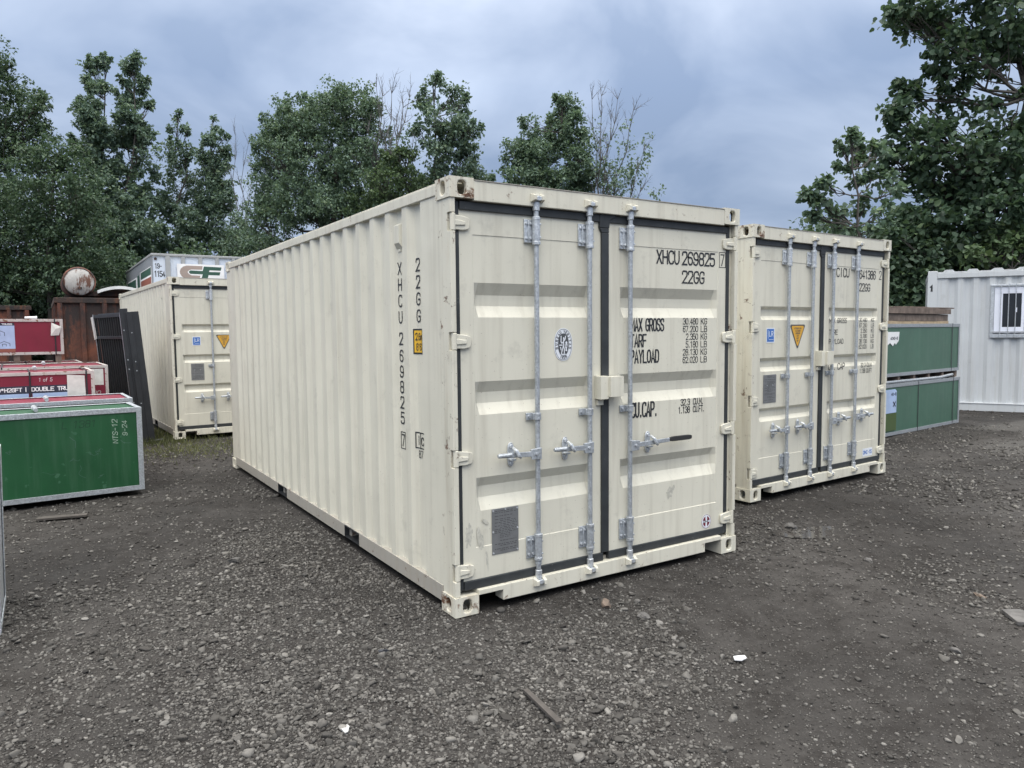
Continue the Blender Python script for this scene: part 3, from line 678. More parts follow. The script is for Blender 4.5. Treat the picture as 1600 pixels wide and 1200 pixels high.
def make_container(cfg):
    c = thing('shipping_container', cfg['label'], 'shipping container', cfg['loc'], cfg['rz'], 'cream 20 foot shipping containers')
    worn = cfg.get('worn', {})
    for ix in (0, 1):
        for iy in (0, 1):
            for iz in (0, 1): casting(c, ix, iy, iz, worn.get((ix, iy, iz), 'cream_worn'))
    # corner posts: at the doors an outer channel and an inner lip, plain at the back
    for r in (0, 1):
        f = (lambda a, b: (CW-b, CW-a)) if r else (lambda a, b: (a, b))
        mb = MB(); mb.box(*f(0.008, 0.012), 0.048, 0.165, 0.116, CH-.116); mb.box(*f(0.0125, 0.054), 0.048, 0.056, 0.116, CH-.116)
        mb.box(*f(0.0125, 0.10), 0.10, 0.163, 0.116, CH-.116)
        for za, zb in ((.120, .212), (.318, .899), (1.005, 1.592), (1.698, 2.282), (2.388, CH-.120)):
            mb.box(*f(0.007, 0.040), 0.008, 0.0475, za, zb)
        mb.build('corner_post', 'cream_post', c, bevel=0.006)
        mb = MB(); mb.box(*f(0.010, 0.10), CL-.165, CL-.010, 0.116, CH-.116); mb.build('corner_post', 'cream_rail', c, bevel=0.006)
        # side wall
        V = []; n = len(SB)
        for z in (0.150, CH-.075):
            for y, x in SB: V.append(((CW-x) if r else x, y, z))
        mb = MB(); mb.add(V, [(i, i+1, n+i+1, n+i) if r else (i+1, i, n+i, n+i+1) for i in range(n-1)])
        w = mb.build('side_wall', 'cream', c)
        so = w.modifiers.new('thickness', 'SOLIDIFY'); so.thickness = 0.003; so.offset = -1
        b = w.modifiers.new('bevel', 'BEVEL'); b.width = 0.012; b.segments = 3; b.limit_method = 'ANGLE'; b.angle_limit = math.radians(20)
        mb = MB(); mb.box(*f(0.004, 0.062), 0.176, CL-.176, CH-.085, CH-.022); mb.box(*f(0.010, 0.050), 0.176, CL-.176, CH-.0225, CH-.012)
        mb.build('top_rail', 'cream_rail', c, bevel=0.004)
        mb = MB()
        for a, b2 in ((0.176, 1.60), (1.93, 3.60), (3.93, CL-.176)): mb.box(*f(0.008, 0.050), a, b2, 0.056, 0.152); mb.box(*f(0.008, 0.028), a, b2, 0.0485, 0.0565)
        for a, b2 in ((1.60, 1.93), (3.60, 3.93)): mb.box(*f(0.012, 0.045), a-.002, b2+.002, 0.142, 0.150)
        mb.build('bottom_rail', 'rail_low', c, bevel=0.003)
    # roof, floor, back wall
    mb = MB(); br = []; yv = 0.18
    while yv < CL-0.3: br += [(yv, 0), (yv+.03, -.018), (yv+.14, -.018), (yv+.17, 0)]; yv += 0.21
    n = len(br); mb.add([(x, y, CH-.018+z) for x in (0.05, CW-.05) for y, z in br], [(i, n+i, n+i+1, i+1) for i in range(n-1)])
    mb.box(0.05, CW-.05, 0.05, 0.18, CH-.03, CH-.020); mb.box(0.05, CW-.05, br[-1][0], CL-.05, CH-.03, CH-.020)
    mb.build('roof', 'cream', c)
    mb = MB(); mb.box(0.05, CW-.05, 0.06, CL-.05, 0.145, 0.165)
    for k in range(18): mb.box(0.05, CW-.05, 0.25+k*0.325, 0.30+k*0.325, 0.052, 0.1448)
    mb.build('underframe', 'rail_low', c)
    for a, b2 in ((1.60, 1.93), (3.60, 3.93)):
        mb = MB(); mb.box(0.0095, CW-.0095, a+.001, a+.006, 0.050, 0.141); mb.box(0.0095, CW-.0095, b2-.006, b2-.001, 0.050, 0.141); mb.box(0.0095, CW-.0095, a+.0065, b2-.0065, 0.050, 0.056); mb.box(0.0095, CW-.0095, a+.0065, b2-.0065, 0.135, 0.141)  # black lining paints in the shade inside the pockets, rail ends included
        mb.box(1.2, 1.21, a+.0065, b2-.0065, 0.0565, 0.1345); mb.build('fork_pocket', 'black_steel', c)  # middle plate added to block light from the far end
    mb = MB(); br = [(0.10, 0)]; xv = 0.2
    while xv < CW-.3: br += [(xv, 0), (xv+.05, -.04), (xv+.16, -.04), (xv+.21, 0)]; xv += 0.26
    br.append((CW-.10, 0)); n = len(br)
    mb.add([(x, CL-.02+y, z) for z in (0.13, CH-.10) for x, y in br], [(i, i+1, n+i+1, n+i) for i in range(n-1)])
    mb.build('end_wall', 'cream', c)
    for z0, z1 in ((0.02, 0.135), (CH-.115, CH-.012)):
        mb = MB(); mb.box(0.163, CW-.163, CL-.06, CL-.006, z0, z1); mb.build('end_rail', 'cream_rail', c, bevel=0.004)
    # door frame
    mb = MB(); mb.box(0.163, CW-.163, 0.0, 0.10, 2.462, CH-.014); hd = mb.build('door_header', 'cream_rail', c, bevel=0.004)
    mb = MB(); mb.box(0.164, CW-.164, -0.004, 0.07, CH-.0138, CH-.009); mb.build('header_lip', 'rail_low', hd)
    mb = MB()
    prof = [(0.163, 0.110), (0.335, 0.110), (0.335, 0.045), (CW-.335, 0.045), (CW-.335, 0.110), (CW-.163, 0.110), (CW-.163, 0.142), (0.163, 0.142)]
    mb.prism(prof, (0, 0.0, 0), (1, 0, 0), (0, 0, 1), (0, 0.10, 0)); mb.build('door_sill', 'cream_rail', c, bevel=0.004)
    # doors with their rubber seals
    dl = build_door(c, 'door', 0.080, 1.140, 0.172, 1.062, cfg['ribs'])
    dr = build_door(c, 'door', 1.197, 2.335, 1.305, 2.255, cfg['ribs'])
    mb = MB(); mb.box(0.055, 0.0795, 0.036, 0.09, 0.145, 2.459); mb.box(0.080, 1.150, 0.026, 0.07, 2.409, 2.459)
    mb.box(0.080, 1.150, 0.026, 0.07, 0.143, 0.198)
    mb.hexa([(1.136, .024, .199), (1.198, .024, .199), (1.198, .07, .199), (1.136, .07, .199), (1.138, .024, 2.34), (1.198, .024, 2.34), (1.198, .07, 2.34), (1.138, .07, 2.34)])
    mb.hexa([(1.1378, .023, 2.3402), (1.198, .023, 2.3402), (1.198, .07, 2.3402), (1.1378, .07, 2.3402), (1.118, .023, 2.372), (1.198, .023, 2.372), (1.198, .07, 2.372), (1.118, .07, 2.372)])
    mb.prism([(1.118, 2.3722), (1.199, 2.3722), (1.206, 2.425), (1.262, 2.455), (1.246, 2.478), (1.19, 2.474), (1.12, 2.459)], (0, 0.021, 0), (1, 0, 0), (0, 0, 1), (0, 0.04, 0))
    mb.build('door_seal', 'rubber', dl, bevel=0.004)
    mb = MB(); mb.box(2.3355, 2.372, 0.036, 0.09, 0.145, 2.459); mb.box(1.2005, 2.335, 0.028, 0.07, 2.409, 2.457); mb.box(1.199, 2.335, 0.028, 0.07, 0.145, 0.198)
    mb.build('door_seal', 'rubber', dr, bevel=0.004)
    for r in (0, 1):
        for z in (2.335, 1.645, 0.952, 0.265): hinge(c, z, r)
    for x, hz, s, g in cfg['bars']: locking_bar(c, x, hz, s, g)
    # padlock box: hood on one door, receiver on the other
    mb = MB(); mb.hexa([(1.085, 0.040, 1.235), (1.150, 0.028, 1.235), (1.150, 0.0385, 1.235), (1.085, 0.0385+.002, 1.235), (1.085, 0.026, 1.400), (1.150, -0.030, 1.400), (1.150, 0.0385, 1.400), (1.085, 0.0385, 1.400)])
    mb.box(1.083, 1.148, -0.032, 0.0385, 1.248, 1.398); mb.box(1.150, 1.262, -0.052, 0.022, 1.262, 1.395); mb.box(1.095, 1.145, 0.018, 0.0385, 1.205, 1.238)
    mb.tube([(1.262, -0.02, 1.335), (1.275, -0.022, 1.325), (1.275, -0.022, 1.31), (1.263, -0.02, 1.305)], 0.004, 6)
    mb.build('lock_box', 'cream', c, bevel=0.005)
    # small breather on the left wall
    mb = MB(); yv, xo = 0.793, 0.012+PDX
    mb.hexa([(xo-.002, yv-.048, 2.255), (xo-.002, yv+.048, 2.255), (xo-.002, yv+.048, 2.42), (xo-.002, yv-.048, 2.42), (xo-.026, yv-.040, 2.29), (xo-.026, yv+.040, 2.29), (xo-.026, yv+.040, 2.405), (xo-.026, yv-.040, 2.405)])
    mb.box(xo-.006, xo-.0021, yv-.022, yv+.022, 2.235, 2.254); mb.build('wall_vent', 'cream', c, bevel=0.003)
    return c, dl, dr

RIB_A = [(1.991, 1.919, 1.854, 1.785), (1.401, 1.334, 1.268, 1.199), (0.819, 0.760, 0.690, 0.614)]
RIB_B = [(1.842, 1.812, 1.752, 1.712), (1.352, 1.322, 1.262, 1.222), (0.872, 0.842, 0.782, 0.742)]
YD = 0.0418; YB = 0.0398     # inner door panel face (set back) less a hair, door frame face less a hair

# --- the large container in front
main, dl, dr = make_container(dict(label='large cream container nearest the camera with a black rubber grip on its right door handle', loc=(0, 0, 0), rz=0, ribs=RIB_A,
    bars=[(0.603, 0.936, -1, False), (1.020, 0.936, -1, False), (1.368, 0.915, 1, True)],
    worn={(0, 0, 1): 'cream_rust', (0, 0, 0): 'cream_rust', (0, 1, 1): 'cream_rust'}))
ft = flat_fn(YD)
K = 'black_ink'
line(dr, K, 'XHCU', 1.645, 2.160, 0.100, 0.212, 0.122, fn=ft); line(dr, K, '269825', 1.892, 2.160, 0.100, 0.325, 0.122, fn=ft)
line(dr, K, '22GG', 1.893, 2.030, 0.094, 0.217, 0.122, fn=ft)
for s, z0, z1, xe in (('MAX GROSS', 1.690, 1.783, 1.711), ('TARF', 1.581, 1.674, 1.546), ('PAYLOAD', 1.470, 1.566, 1.664)): line(dr, K, s, 1.405, z0, z1-z0, xe-1.405, 0.122, fn=ft)
rows = [('30.480', 'KG'), ('67.200', 'LB'), ('2.350', 'KG'), ('5.180', 'LB'), ('28.130', 'KG'), ('62.020', 'LB')]
for i, (a, b) in enumerate(rows):
    z = 1.737-i*0.0557; w = 0.148 if len(a) == 6 else 0.118
    line(dr, K, a, 2.051-w, z, 0.047, w, 0.115, fn=ft); line(dr, K, b, 2.084, z, 0.047, 0.060, 0.115, fn=ft)
line(dr, K, 'CU.CAP.', 1.412, 1.092, 0.110, 0.235, 0.122, fn=ft)
line(dr, K, '32.3', 1.886, 1.150, 0.050, 0.088, 0.122, fn=ft); line(dr, K, 'CU.M.', 2.010, 1.150, 0.050, 0.100, 0.122, fn=ft)
line(dr, K, '1.138', 1.862, 1.094, 0.050, 0.112, 0.122, fn=ft); line(dr, K, 'CU.FT.', 2.010, 1.094, 0.050, 0.112, 0.122, fn=ft)
mb = MB(); fb = flat_fn(YB)
text(mb, '7', 2.283, 2.168, 0.088, 0.034, 0.11, fn=fb); strokes(mb, [([(2.268, 2.158), (2.332, 2.158), (2.332, 2.268), (2.268, 2.268)], False, True)], 0.006, fb)
mb.build('lettering', 'black_ink', dr)
# side lettering follows the corrugation
fs = lambda u, v, l=0.0: (side_x(u)-0.0022-l, u, v)
def fside(yc): return lambda u, v, l=0.0: (side_x(yc-u)-0.0025-l, yc-u, v)
for st0, yc, zs in (('XHCU', 0.802, [2.083, 1.976, 1.868, 1.758]), ('269825', 0.800, [1.615, 1.500, 1.395, 1.290, 1.185, 1.080]), ('22GG', 0.520, [2.086, 1.978, 1.870, 1.762])):
    mb = MB()
    for ch, z in zip(st0, zs): text(mb, ch, -0.026, z, 0.085, 0.050, 0.125, fn=fside(yc), seg=0.012)
    mb.build('lettering', 'black_ink', main)
mb = MB()
text(mb, '7', -0.022, 0.927, 0.086, 0.040, 0.11, fn=fside(0.795), seg=0.012)
strokes(mb, [([(-0.036, 0.914), (0.034, 0.914), (0.034, 1.026), (-0.036, 1.026)], False, True)], 0.006, fside(0.795), 0.012)
mb.build('lettering', 'black_ink', main)
f5 = fside(0.525); mb = MB()
text(mb, 'i', -0.032, 0.968, 0.066, 0.014, 0.13, fn=f5, seg=0.012); text(mb, 'c', 0.014, 0.968, 0.085, 0.030, 0.10, fn=f5, seg=0.012)
strokes(mb, [([(-0.050, 0.950), (0.070, 0.950), (0.070, 1.050), (-0.050, 1.050)], False, True), ([(0.0, 0.952), (0.0, 1.048)], False, False)], 0.0075, f5, 0.012)
mb.build('lettering', 'black_ink', main)
mb = MB(); text(mb, '87', -0.026, 0.885, 0.050, 0.058, 0.11, fn=f5, seg=0.012); mb.build('lettering', 'black_ink', main)
# yellow height mark wrapped over the corrugation
def wrap_rect(mb, u0, u1, v0, v1, fn, lift):
    n = 14
    vs = [fn(u0+(u1-u0)*i/n, v, lift) for v in (v0, v1) for i in range(n+1)]
    mb.add(vs, [(i, i+1, n+2+i, n+1+i) for i in range(n)])
mb = MB(); wrap_rect(mb, -0.056, 0.080, 1.560, 1.722, f5, 0.0); st_ = mb.build('height_sticker', 'black_ink', main)
mb = MB(); wrap_rect(mb, -0.046, 0.072, 1.570, 1.711, f5, 0.0012); mb.build('sticker_face', 'yellow_vinyl', st_)
mb = MB(); g5 = lambda u, v, l=0.0: f5(u, v, 0.0024+l)
text(mb, '2.6m', -0.034, 1.648, 0.048, 0.088, 0.13, fn=g5, seg=0.012); mb.build('sticker_print', 'black_ink', st_)
mb = MB(); text(mb, "8'6", -0.028, 1.582, 0.048, 0.070, 0.13, fn=g5, seg=0.012); mb.build('sticker_print', 'black_ink', st_)
# oval classification sticker with its emblem
def oval_sticker(c, cx, cz, rx, rz, y):
    mb = MB(); mb.prism(oval(cx, cz, rx, rz, 48, 2.25), (0, y, 0), (1, 0, 0), (0, 0, 1), (0, -0.0012, 0)); s = mb.build('oval_sticker', 'white_vinyl', c)
    f = flat_fn(y-.0018); mb = MB()
    strokes(mb, [(oval(cx, cz, rx*0.90, rz*0.94, 48, 2.25), False, True)], 0.0028, f)
    mb.add([f(u, v) for u, v in oval(cx, cz, rx*0.58, rz*0.68, 40, 2.4)], [tuple(range(40))])
    def arc(s_, a0, a1, flip):
        for i, ch in enumerate(s_):
            if ch == ' ': continue
            a = math.radians(a0+(a1-a0)*i/(len(s_)-1)); ca, sa = math.cos(a), math.sin(a)
            px, pz = cx+rx*0.735*ca, cz+rz*0.805*sa
            nx_, nz_ = ca/rx, sa/rz; L = math.hypot(nx_, nz_); nx_, nz_ = nx_/L, nz_/L
            if flip: nx_, nz_ = -nx_, -nz_
            tx, tz = nz_, -nx_
            text(mb, ch, -0.0045, -0.009, 0.019, 0.009, 0.2, fn=lambda u, v, l=0.0: (px+u*tx+v*nx_, y-.0018-l, pz+u*tz+v*nz_))
    arc('BUREAU VERITAS', 196, -16, False); arc('1828', 248, 292, True)
    mb.build('sticker_print', 'grey_vinyl', s)
    f = flat_fn(y-.0026); mb = MB()
    fig = [([(0.0, 0.032), (0.002, 0.010), (-0.001, -0.012), (-0.012, -0.040), (-0.016, -0.058)], True, False), ([(0.0, -0.010), (0.008, -0.034), (0.006, -0.056)], True, False),
           ([(0.002, 0.022), (0.014, 0.034), (0.016, 0.052)], True, False), ([(0.0, 0.016), (-0.014, 0.008), (-0.020, 0.018)], True, False), ([(-0.020, 0.018), (-0.019, 0.052)], False, False),
           ([(-0.030, -0.004), (-0.012, -0.004)], False, False), ([(0.012, -0.004), (0.030, -0.004)], False, False), ([(-0.024, -0.018), (-0.020, -0.034)], False, False), ([(0.015, -0.015), (0.026, -0.040)], False, False), ([(0.026, -0.015), (0.018, -0.038)], False, False),
           ([(-0.014, -0.064), (0.014, -0.064)], False, False)]
    k = rx/0.073
    for i, (p, rd, cl) in enumerate(fig): strokes(mb, [([(cx+u*k, cz+v*k) for u, v in p], rd, cl)], 0.0072*k, lambda u, v, l=0.0, i=i: (u, y-.0026-.0001*i, v))
    mb.add([(cx+u*k, y-.0042, cz+v*k) for u, v in oval(0.001, 0.039, 0.006, 0.008, 14)], [tuple(range(14))]); mb.add([(cx+u*k, y-.0042, cz+v*k) for u, v in oval(0.022, 0.010, 0.008, 0.010, 14)], [tuple(range(14))])
    mb.build('emblem', 'white_vinyl', s)
oval_sticker(main, 0.832, 1.613, 0.073, 0.104, YD)
data_plate(main, 0.280, 0.474, 0.326, 0.612, YB-.0002, 3, [(0.05, 0.04), (0.95, 0.04), (0.05, 0.96), (0.95, 0.96), (0.5, 0.97), (0.04, 0.5), (0.96, 0.52)])
def round_sticker(c, cx, cz, r, y):
    mb = MB(); mb.prism(oval(cx, cz, r, r*1.06, 36), (0, y, 0), (1, 0, 0), (0, 0, 1), (0, -0.001, 0)); s = mb.build('round_sticker', 'white_vinyl', c)
    f = flat_fn(y-.0016); mb = MB()
    strokes(mb, [(oval(cx, cz, r*0.94, r*1.0, 36), False, True)], 0.003, f)
    for q in range(4):
        a0 = math.radians(90*q+14); a1 = math.radians(90*q+76)
        pts = [(cx+r*.22*math.cos((a0+a1)/2), cz+r*.24*math.sin((a0+a1)/2))]+[(cx+r*.72*math.cos(a0+(a1-a0)*i/8), cz+r*.76*math.sin(a0+(a1-a0)*i/8)) for i in range(9)]
        mb.add([(u, y-.0016, v) for u, v in pts], [tuple(range(10))])
    mb.build('sticker_print', 'maroon_vinyl', s)
    mb = MB(); text(mb, 'OMC', cx-r*.62, cz-r*.18, r*.36, r*1.24, 0.2, fn=flat_fn(y-.0022)); mb.build('sticker_print', 'grey_vinyl', s)
round_sticker(main, 2.154, 0.262, 0.051, YB-.0002)
def scuff(c, pts, y, mat='scuff'):
    mb = MB()
    for i, (cx, cz, rx, rz, tilt, seed) in enumerate(pts):
        r = random.Random(seed); n = 26; P = []
        for k in range(n):
            t = 2*math.pi*k/n; q = 1+r.uniform(-.25, .25); u, v = rx*q*math.cos(t), rz*q*math.sin(t)
            P.append((cx+u+tilt*v, y-.0001*i, cz+v))
        mb.add(P, [tuple(range(n))])
    return mb.build('scuff_mark', mat, c)
scuff(dl, [(0.120, 0.475, 0.024, 0.070, 0.05, 1), (0.198, 0.44, 0.020, 0.075, -0.22, 2), (0.235, 0.545, 0.018, 0.020, -0.8, 3)], YB-.0003)
scuff(dl, [(0.245, 0.30, 0.008, 0.060, -0.1, 5)], YB-.0003)
scuff(dr, [(1.780, 0.530, 0.032, 0.044, 0.25, 8), (1.815, 0.560, 0.014, 0.020, 0.2, 9)], YD-.0003)

# --- the right container and the one at the back share the sticker layout
def blue_sticker(c, x0, x1, z0, z1, y):
    mb = MB(); mb.box(x0, x1, y-.001, y, z0, z1); s = mb.build('blue_sticker', 'white_vinyl', c)
    k = 0.010; mb = MB(); mb.add([(x0+k, y-.0016, z0+k), (x1-k, y-.0016, z0+k), (x1-k, y-.0016, z1-k), (x0+k, y-.0016, z1-k)], [(0, 1, 2, 3)]); mb.build('sticker_face', 'blue_vinyl', s)
    w = x1-x0; h = z1-z0; mb = MB()
    text(mb, 'LR', x0+w*.34, z0+h*.42, h*.36, w*.46, 0.13, fn=flat_fn(y-.0022)); strokes(mb, [([(x0+w*.24, z0+h*.3), (x0+w*.24, z0+h*.84)], False, False), ([(x0+w*.30, z0+h*.22), (x0+w*.84, z0+h*.22)], False, False)], 0.004, flat_fn(y-.0022))
    mb.build('sticker_print', 'white_vinyl', s)
def warn_triangle(c, cx, zt, zb, w, y):
    h = zt-zb
    def tri(k): return [(cx-w/2*k+.012, zt-h*(1-k)*.34), (cx-w/2*k, zt-h*(1-k)*.34-.014), (cx-.009, zb+h*(1-k)*.66), (cx+.009, zb+h*(1-k)*.66), (cx+w/2*k, zt-h*(1-k)*.34-.014), (cx+w/2*k-.012, zt-h*(1-k)*.34)]
    mb = MB(); mb.prism(tri(1.0), (0, y, 0), (1, 0, 0), (0, 0, 1), (0, -0.001, 0)); s = mb.build('warning_triangle', 'grey_vinyl', c)
    mb = MB(); mb.add([(u, y-.0018, v) for u, v in tri(0.84)], [tuple(range(6))]); mb.build('sticker_face', 'amber_vinyl', s)
    mb = MB(); f = flat_fn(y-.0025)
    for i, (t, ww) in enumerate((('ATTENTION', .115), ('IN DOOR', .085), ('INTERIOR', .075), ('DO', .03), ('NOT', .035), ('CUT', .026))):
        text(mb, t, cx-ww/2*w/.245, zt-h*(0.20+0.105*i), 0.0165*h/.23, ww*w/.245, 0.2, fn=f)
    mb.build('sticker_print', 'grey_vinyl', s)

right, rdl, rdr = make_container(dict(label='cream container on the right with four lock rods, beside the stacked green crates', loc=(3.553, 0.792, 0.0707), rz=0.05356, ribs=RIB_B,
    bars=[(0.565, 0.645, -1, False), (0.968, 0.650, -1, False), (1.328, 0.672, 1, False), (1.778, 0.680, 1, False)], worn={(0, 0, 1): 'cream_rust'}))
blue_sticker(right, 0.268, 0.396, 1.495, 1.638, YD); warn_triangle(right, 0.771, 1.668, 1.436, 0.245, YD)
data_plate(right, 0.230, 0.432, 0.920, 1.190, YD, 5, [(0.28, 0.62), (0.72, 0.62)])
line(rdr, K, 'CICU', 1.440, 2.158, 0.098, 0.232, 0.122, fn=ft); line(rdr, K, '641386', 1.880, 2.152, 0.098, 0.317, 0.122, fn=ft)
line(rdr, K, '22GG', 1.880, 2.020, 0.088, 0.210, 0.122, fn=ft)
for s, z, xe in (('MAX GROSS', 1.680, 1.648), ('TARE', 1.560, 1.480), ('PAYLOAD', 1.464, 1.590)): line(rdr, K, s, 1.325, z, 0.054, xe-1.325, 0.122, fn=ft)
for i, (a, b) in enumerate(rows):
    z = 1.690-i*0.0573; w = 0.150 if len(a) == 6 else 0.120
    line(rdr, K, a, 2.048-w, z, 0.046, w, 0.115, fn=ft); line(rdr, K, b, 2.135, z, 0.046, 0.056, 0.115, fn=ft)
line(rdr, K, 'CU. CAP', 1.330, 1.192, 0.072, 0.296, 0.122, fn=ft)
line(rdr, K, '32.3 CU.M', 1.945, 1.200, 0.050, 0.215, 0.122, fn=ft); line(rdr, K, '1.138 CU.FT', 1.925, 1.138, 0.050, 0.240, 0.122, fn=ft)
mb = MB(); text(mb, '2', 2.275, 2.154, 0.098, 0.040, 0.105, fn=fb); mb.build('lettering', 'black_ink', rdr)
mb = MB(); mb.box(2.015, 2.215, YB-.0012, YB-.0002, 0.214, 0.302); s_ = mb.build('white_sticker', 'white_vinyl', right)
mb = MB(); text(mb, 'OMC-15', 2.030, 0.236, 0.044, 0.170, 0.17, fn=flat_fn(YB-.0020)); mb.build('sticker_print', 'blue_vinyl', s_)

back, bdl, bdr = make_container(dict(label='cream container at the back left, beside black fence panels, before the white trailer', loc=(-0.264, 9.017, 0.0165), rz=0.0357, ribs=RIB_B,
    bars=[(0.628, 0.640, -1, False), (1.035, 0.640, -1, False), (1.372, 0.655, 1, False), (1.812, 0.655, 1, False)]))
blue_sticker(back, 0.325, 0.453, 1.497, 1.640, YD); warn_triangle(back, 0.815, 1.668, 1.436, 0.245, YD)
data_plate(back, 0.290, 0.490, 0.935, 1.205, YD, 6, [(0.28, 0.62), (0.72, 0.62)])

# ------------------------------------------------------------------ panel crates
def make_crate(label, x1, y0, y1, z0, z1, length, rz, panel, frame, group, side=None, front_extra=None, straps=(), struts=(), rail=0.045, skids=False):
    """a crate whose front right lower corner stands at (x1, y0, z0), length running to the left"""
    c = thing('panel_crate', label, 'crate', (x1, y0, z0), rz, group)
    L, D, H = length, y1-y0, z1-z0; r = rail; t = 0.006
    mb = MB()
    for y, s in ((0.0, 1), (D, -1)):       # angle iron round the front and back faces
        ya, yb = (y, y+s*t) if s > 0 else (y+s*t, y)
        mb.box(-L, 0, ya, yb, 0, r); mb.box(-L, 0, ya, yb, H-r, H); mb.box(-r, 0, ya, yb, r+.0005, H-r-.0005); mb.box(-L, -L+r, ya, yb, r+.0005, H-r-.0005)
        y2a, y2b = (y+t+.0005, y+r) if s > 0 else (y-r, y-t-.0005)
        for x in (-t, -L): mb.box(x, x+t, y2a, y2b, 0.001, H-.001)
        mb.box(-L+t, -t, y2a, y2b, H-t, H-.0005)
        mb.box(-L+t, -t, y2a, y2b, .0005, t)
    for x in (-t, -L):
        mb.box(x, x+t, r+.0005, D-r-.0005, H-r, H-.001); mb.box(x, x+t, r+.0005, D-r-.0005, .001, r)
    for xx in (-r, -L+t): mb.box(xx, xx+r-t-.0005, r+.0005, D-r-.0005, H-t, H-.0008)
    mb.build('frame', frame, c, bevel=0.002)
    for nm, bx in (('front_panel', (-L+.01, -.01, 0.010, 0.016, .01, H-.01)), ('back_panel', (-L+.01, -.01, D-.016, D-.010, .01, H-.01)), ('side_panel', (-.016, -.010, .0165, D-.0165, .01, H-.01)),
                   ('side_panel', (-L+.010, -L+.016, .0165, D-.0165, .01, H-.01)), ('top_panel', (-L+.0165, -.0165, .0165, D-.0165, H-.022, H-.014))):
        mb = MB(); mb.box(*bx); mb.build(nm, side if (side and nm == 'side_panel') else panel, c)
    for x in straps:
        mb = MB(); mb.box(x-.009, x+.009, -.0025, -.0005, -.002, H+.002); mb.box(x-.009, x+.009, -.0025, D+.0025, H+.0025, H+.0045); mb.build('strap', 'black_steel', c)
    for x, ya, yb in struts:
        mb = MB(); mb.tube([(x, ya, H+.022), (x, yb, H+.026)], 0.020, 12); s = mb.build('tube_strut', 'galv_dull', c, smooth=40)
        mb = MB(); mb.tube([(x, yb-.02, H+.026), (x, yb+.05, H+.027)], [0.027, 0.022], 12); mb.build('end_cap', 'white_plastic', s, smooth=40)
    if skids:
        for k in range(int(L/0.55)+1): 
            mb = MB(); mb.box(-0.12-k*0.55, -0.04-k*0.55, .02, D-.02, -z0+skids, -.001); mb.build('skid', 'old_wood', c)
    return c
cg = 'framed panel crates stacked on the left'
near_crate = make_crate('galvanised corner of a crate cut off by the left picture edge, nearest the camera', -2.270, 1.22, 1.925, -0.01, 1.01, 2.4, 0.0, 'green_panel', 'galv_light', cg, side='galv_light', rail=0.05)  # brighter steel puts the light on this corner into its colour
near_crate.rotation_euler[1] = 0.020
green = make_crate('large green crate with galvanised frame and scribbled marks, front of the left stack', -1.125, 5.02, 5.74, 0.030, 0.925, 2.9, 0.065, 'green_panel', 'galv', cg, struts=[(-0.95, 0.10, 0.40)], rail=0.052)
def front_fn(dy): return lambda u, v, l=0.0: (u, dy-l, v)
mb = MB(); F9 = front_fn(0.0092)
text(mb, 'L 1381', -0.74, 0.715, 0.075, 0.30, 0.08, fn=F9, slant=0.15); mb.build('lettering', 'marker', green)
mb = MB()
rot = lambda u, v, l=0.0: (-0.235-v, 0.0092-l, 0.525+u)
text(mb, 'NTS-12', 0, 0, 0.052, 0.25, 0.10, fn=rot, slant=0.12); mb.build('lettering', 'chalk', green); mb = MB()
rot2 = lambda u, v, l=0.0: (-0.145-v, 0.0092-l, 0.60+u)
text(mb, '9-24', 0, 0, 0.048, 0.155, 0.10, fn=rot2, slant=0.12); mb.build('lettering', 'chalk', green)
mb = MB(); r_ = random.Random(4)
for k in range(26):
    u = r_.uniform(-2.2, -0.12); v = r_.uniform(0.10, 0.72); p = [(u, v)]
    for j in range(4): p.append((p[-1][0]+r_.uniform(-.05, .05), p[-1][1]+r_.uniform(-.05, .03)))
    strokes(mb, [(p, True, False)], r_.uniform(.002, .005), lambda a, b, l=0.0: (a, 0.0094-l-.0001*(k % 5), b))
mb.build('scuff_mark', 'green_pale', green)
maroon = make_crate('galvanised framed crate with dark red top, just behind the large green crate', -1.118, 5.98, 6.86, 0.02, 0.955, 2.9, 0.03, 'red_panel', 'galv', cg, struts=[(-0.86, 0.05, 0.36), (-1.75, 0.25, 0.55)])
truss = make_crate('red crate printed DOUBLE TRUSS with grimy white rails and a paper sheet', -1.45, 6.97, 8.02, 0.02, 1.252, 2.7, 0.03, 'red_panel', 'rail_white', cg, straps=(-0.09, -0.69), struts=[(-0.62, 0.55, 0.85)], rail=0.04)
mb = MB(); H_ = 1.232; mb.box(-2.0, -0.27, 0.007, 0.0098, H_-.258, H_-.165); p_ = mb.build('printed_band', 'navy_print', truss)
mb = MB(); f7 = front_fn(0.0062)
text(mb, 'L120*H26FT |', -1.13, H_-.235, 0.052, 0.40, 0.17, fn=f7, ax=1.15); mb.build('lettering', 'white_print', p_)
line(p_, 'white_print', 'DOUBLE TRUSS', -0.675, H_-.235, 0.052, 0.46, 0.17, fn=f7, ax=1.15)
mb = MB(); text(mb, '1 of 5', -0.60, H_-.118, 0.046, 0.14, 0.075, fn=front_fn(0.0092), slant=0.1); mb.build('lettering', 'white_print', truss)
mb = MB(); mb.box(-2.0, -0.71, 0.007, 0.0098, H_-.60, H_-.2585); mb.build('printed_picture', 'sky_print', truss)
mb = MB(); mb.box(-0.67, -0.27, 0.0072, 0.0098, H_-.60, H_-.2585); mb.build('printed_picture', 'sky_print', truss)
mb = MB(); mb.prism([(-0.305, H_-.33), (-0.105, H_-.345), (-0.11, H_-.06), (-0.30, H_-.045)], (0, -0.001, 0), (1, 0, 0), (0, 0, 1), (0, 0.006, 0)); mb.build('paper_sheet', 'paper', truss)
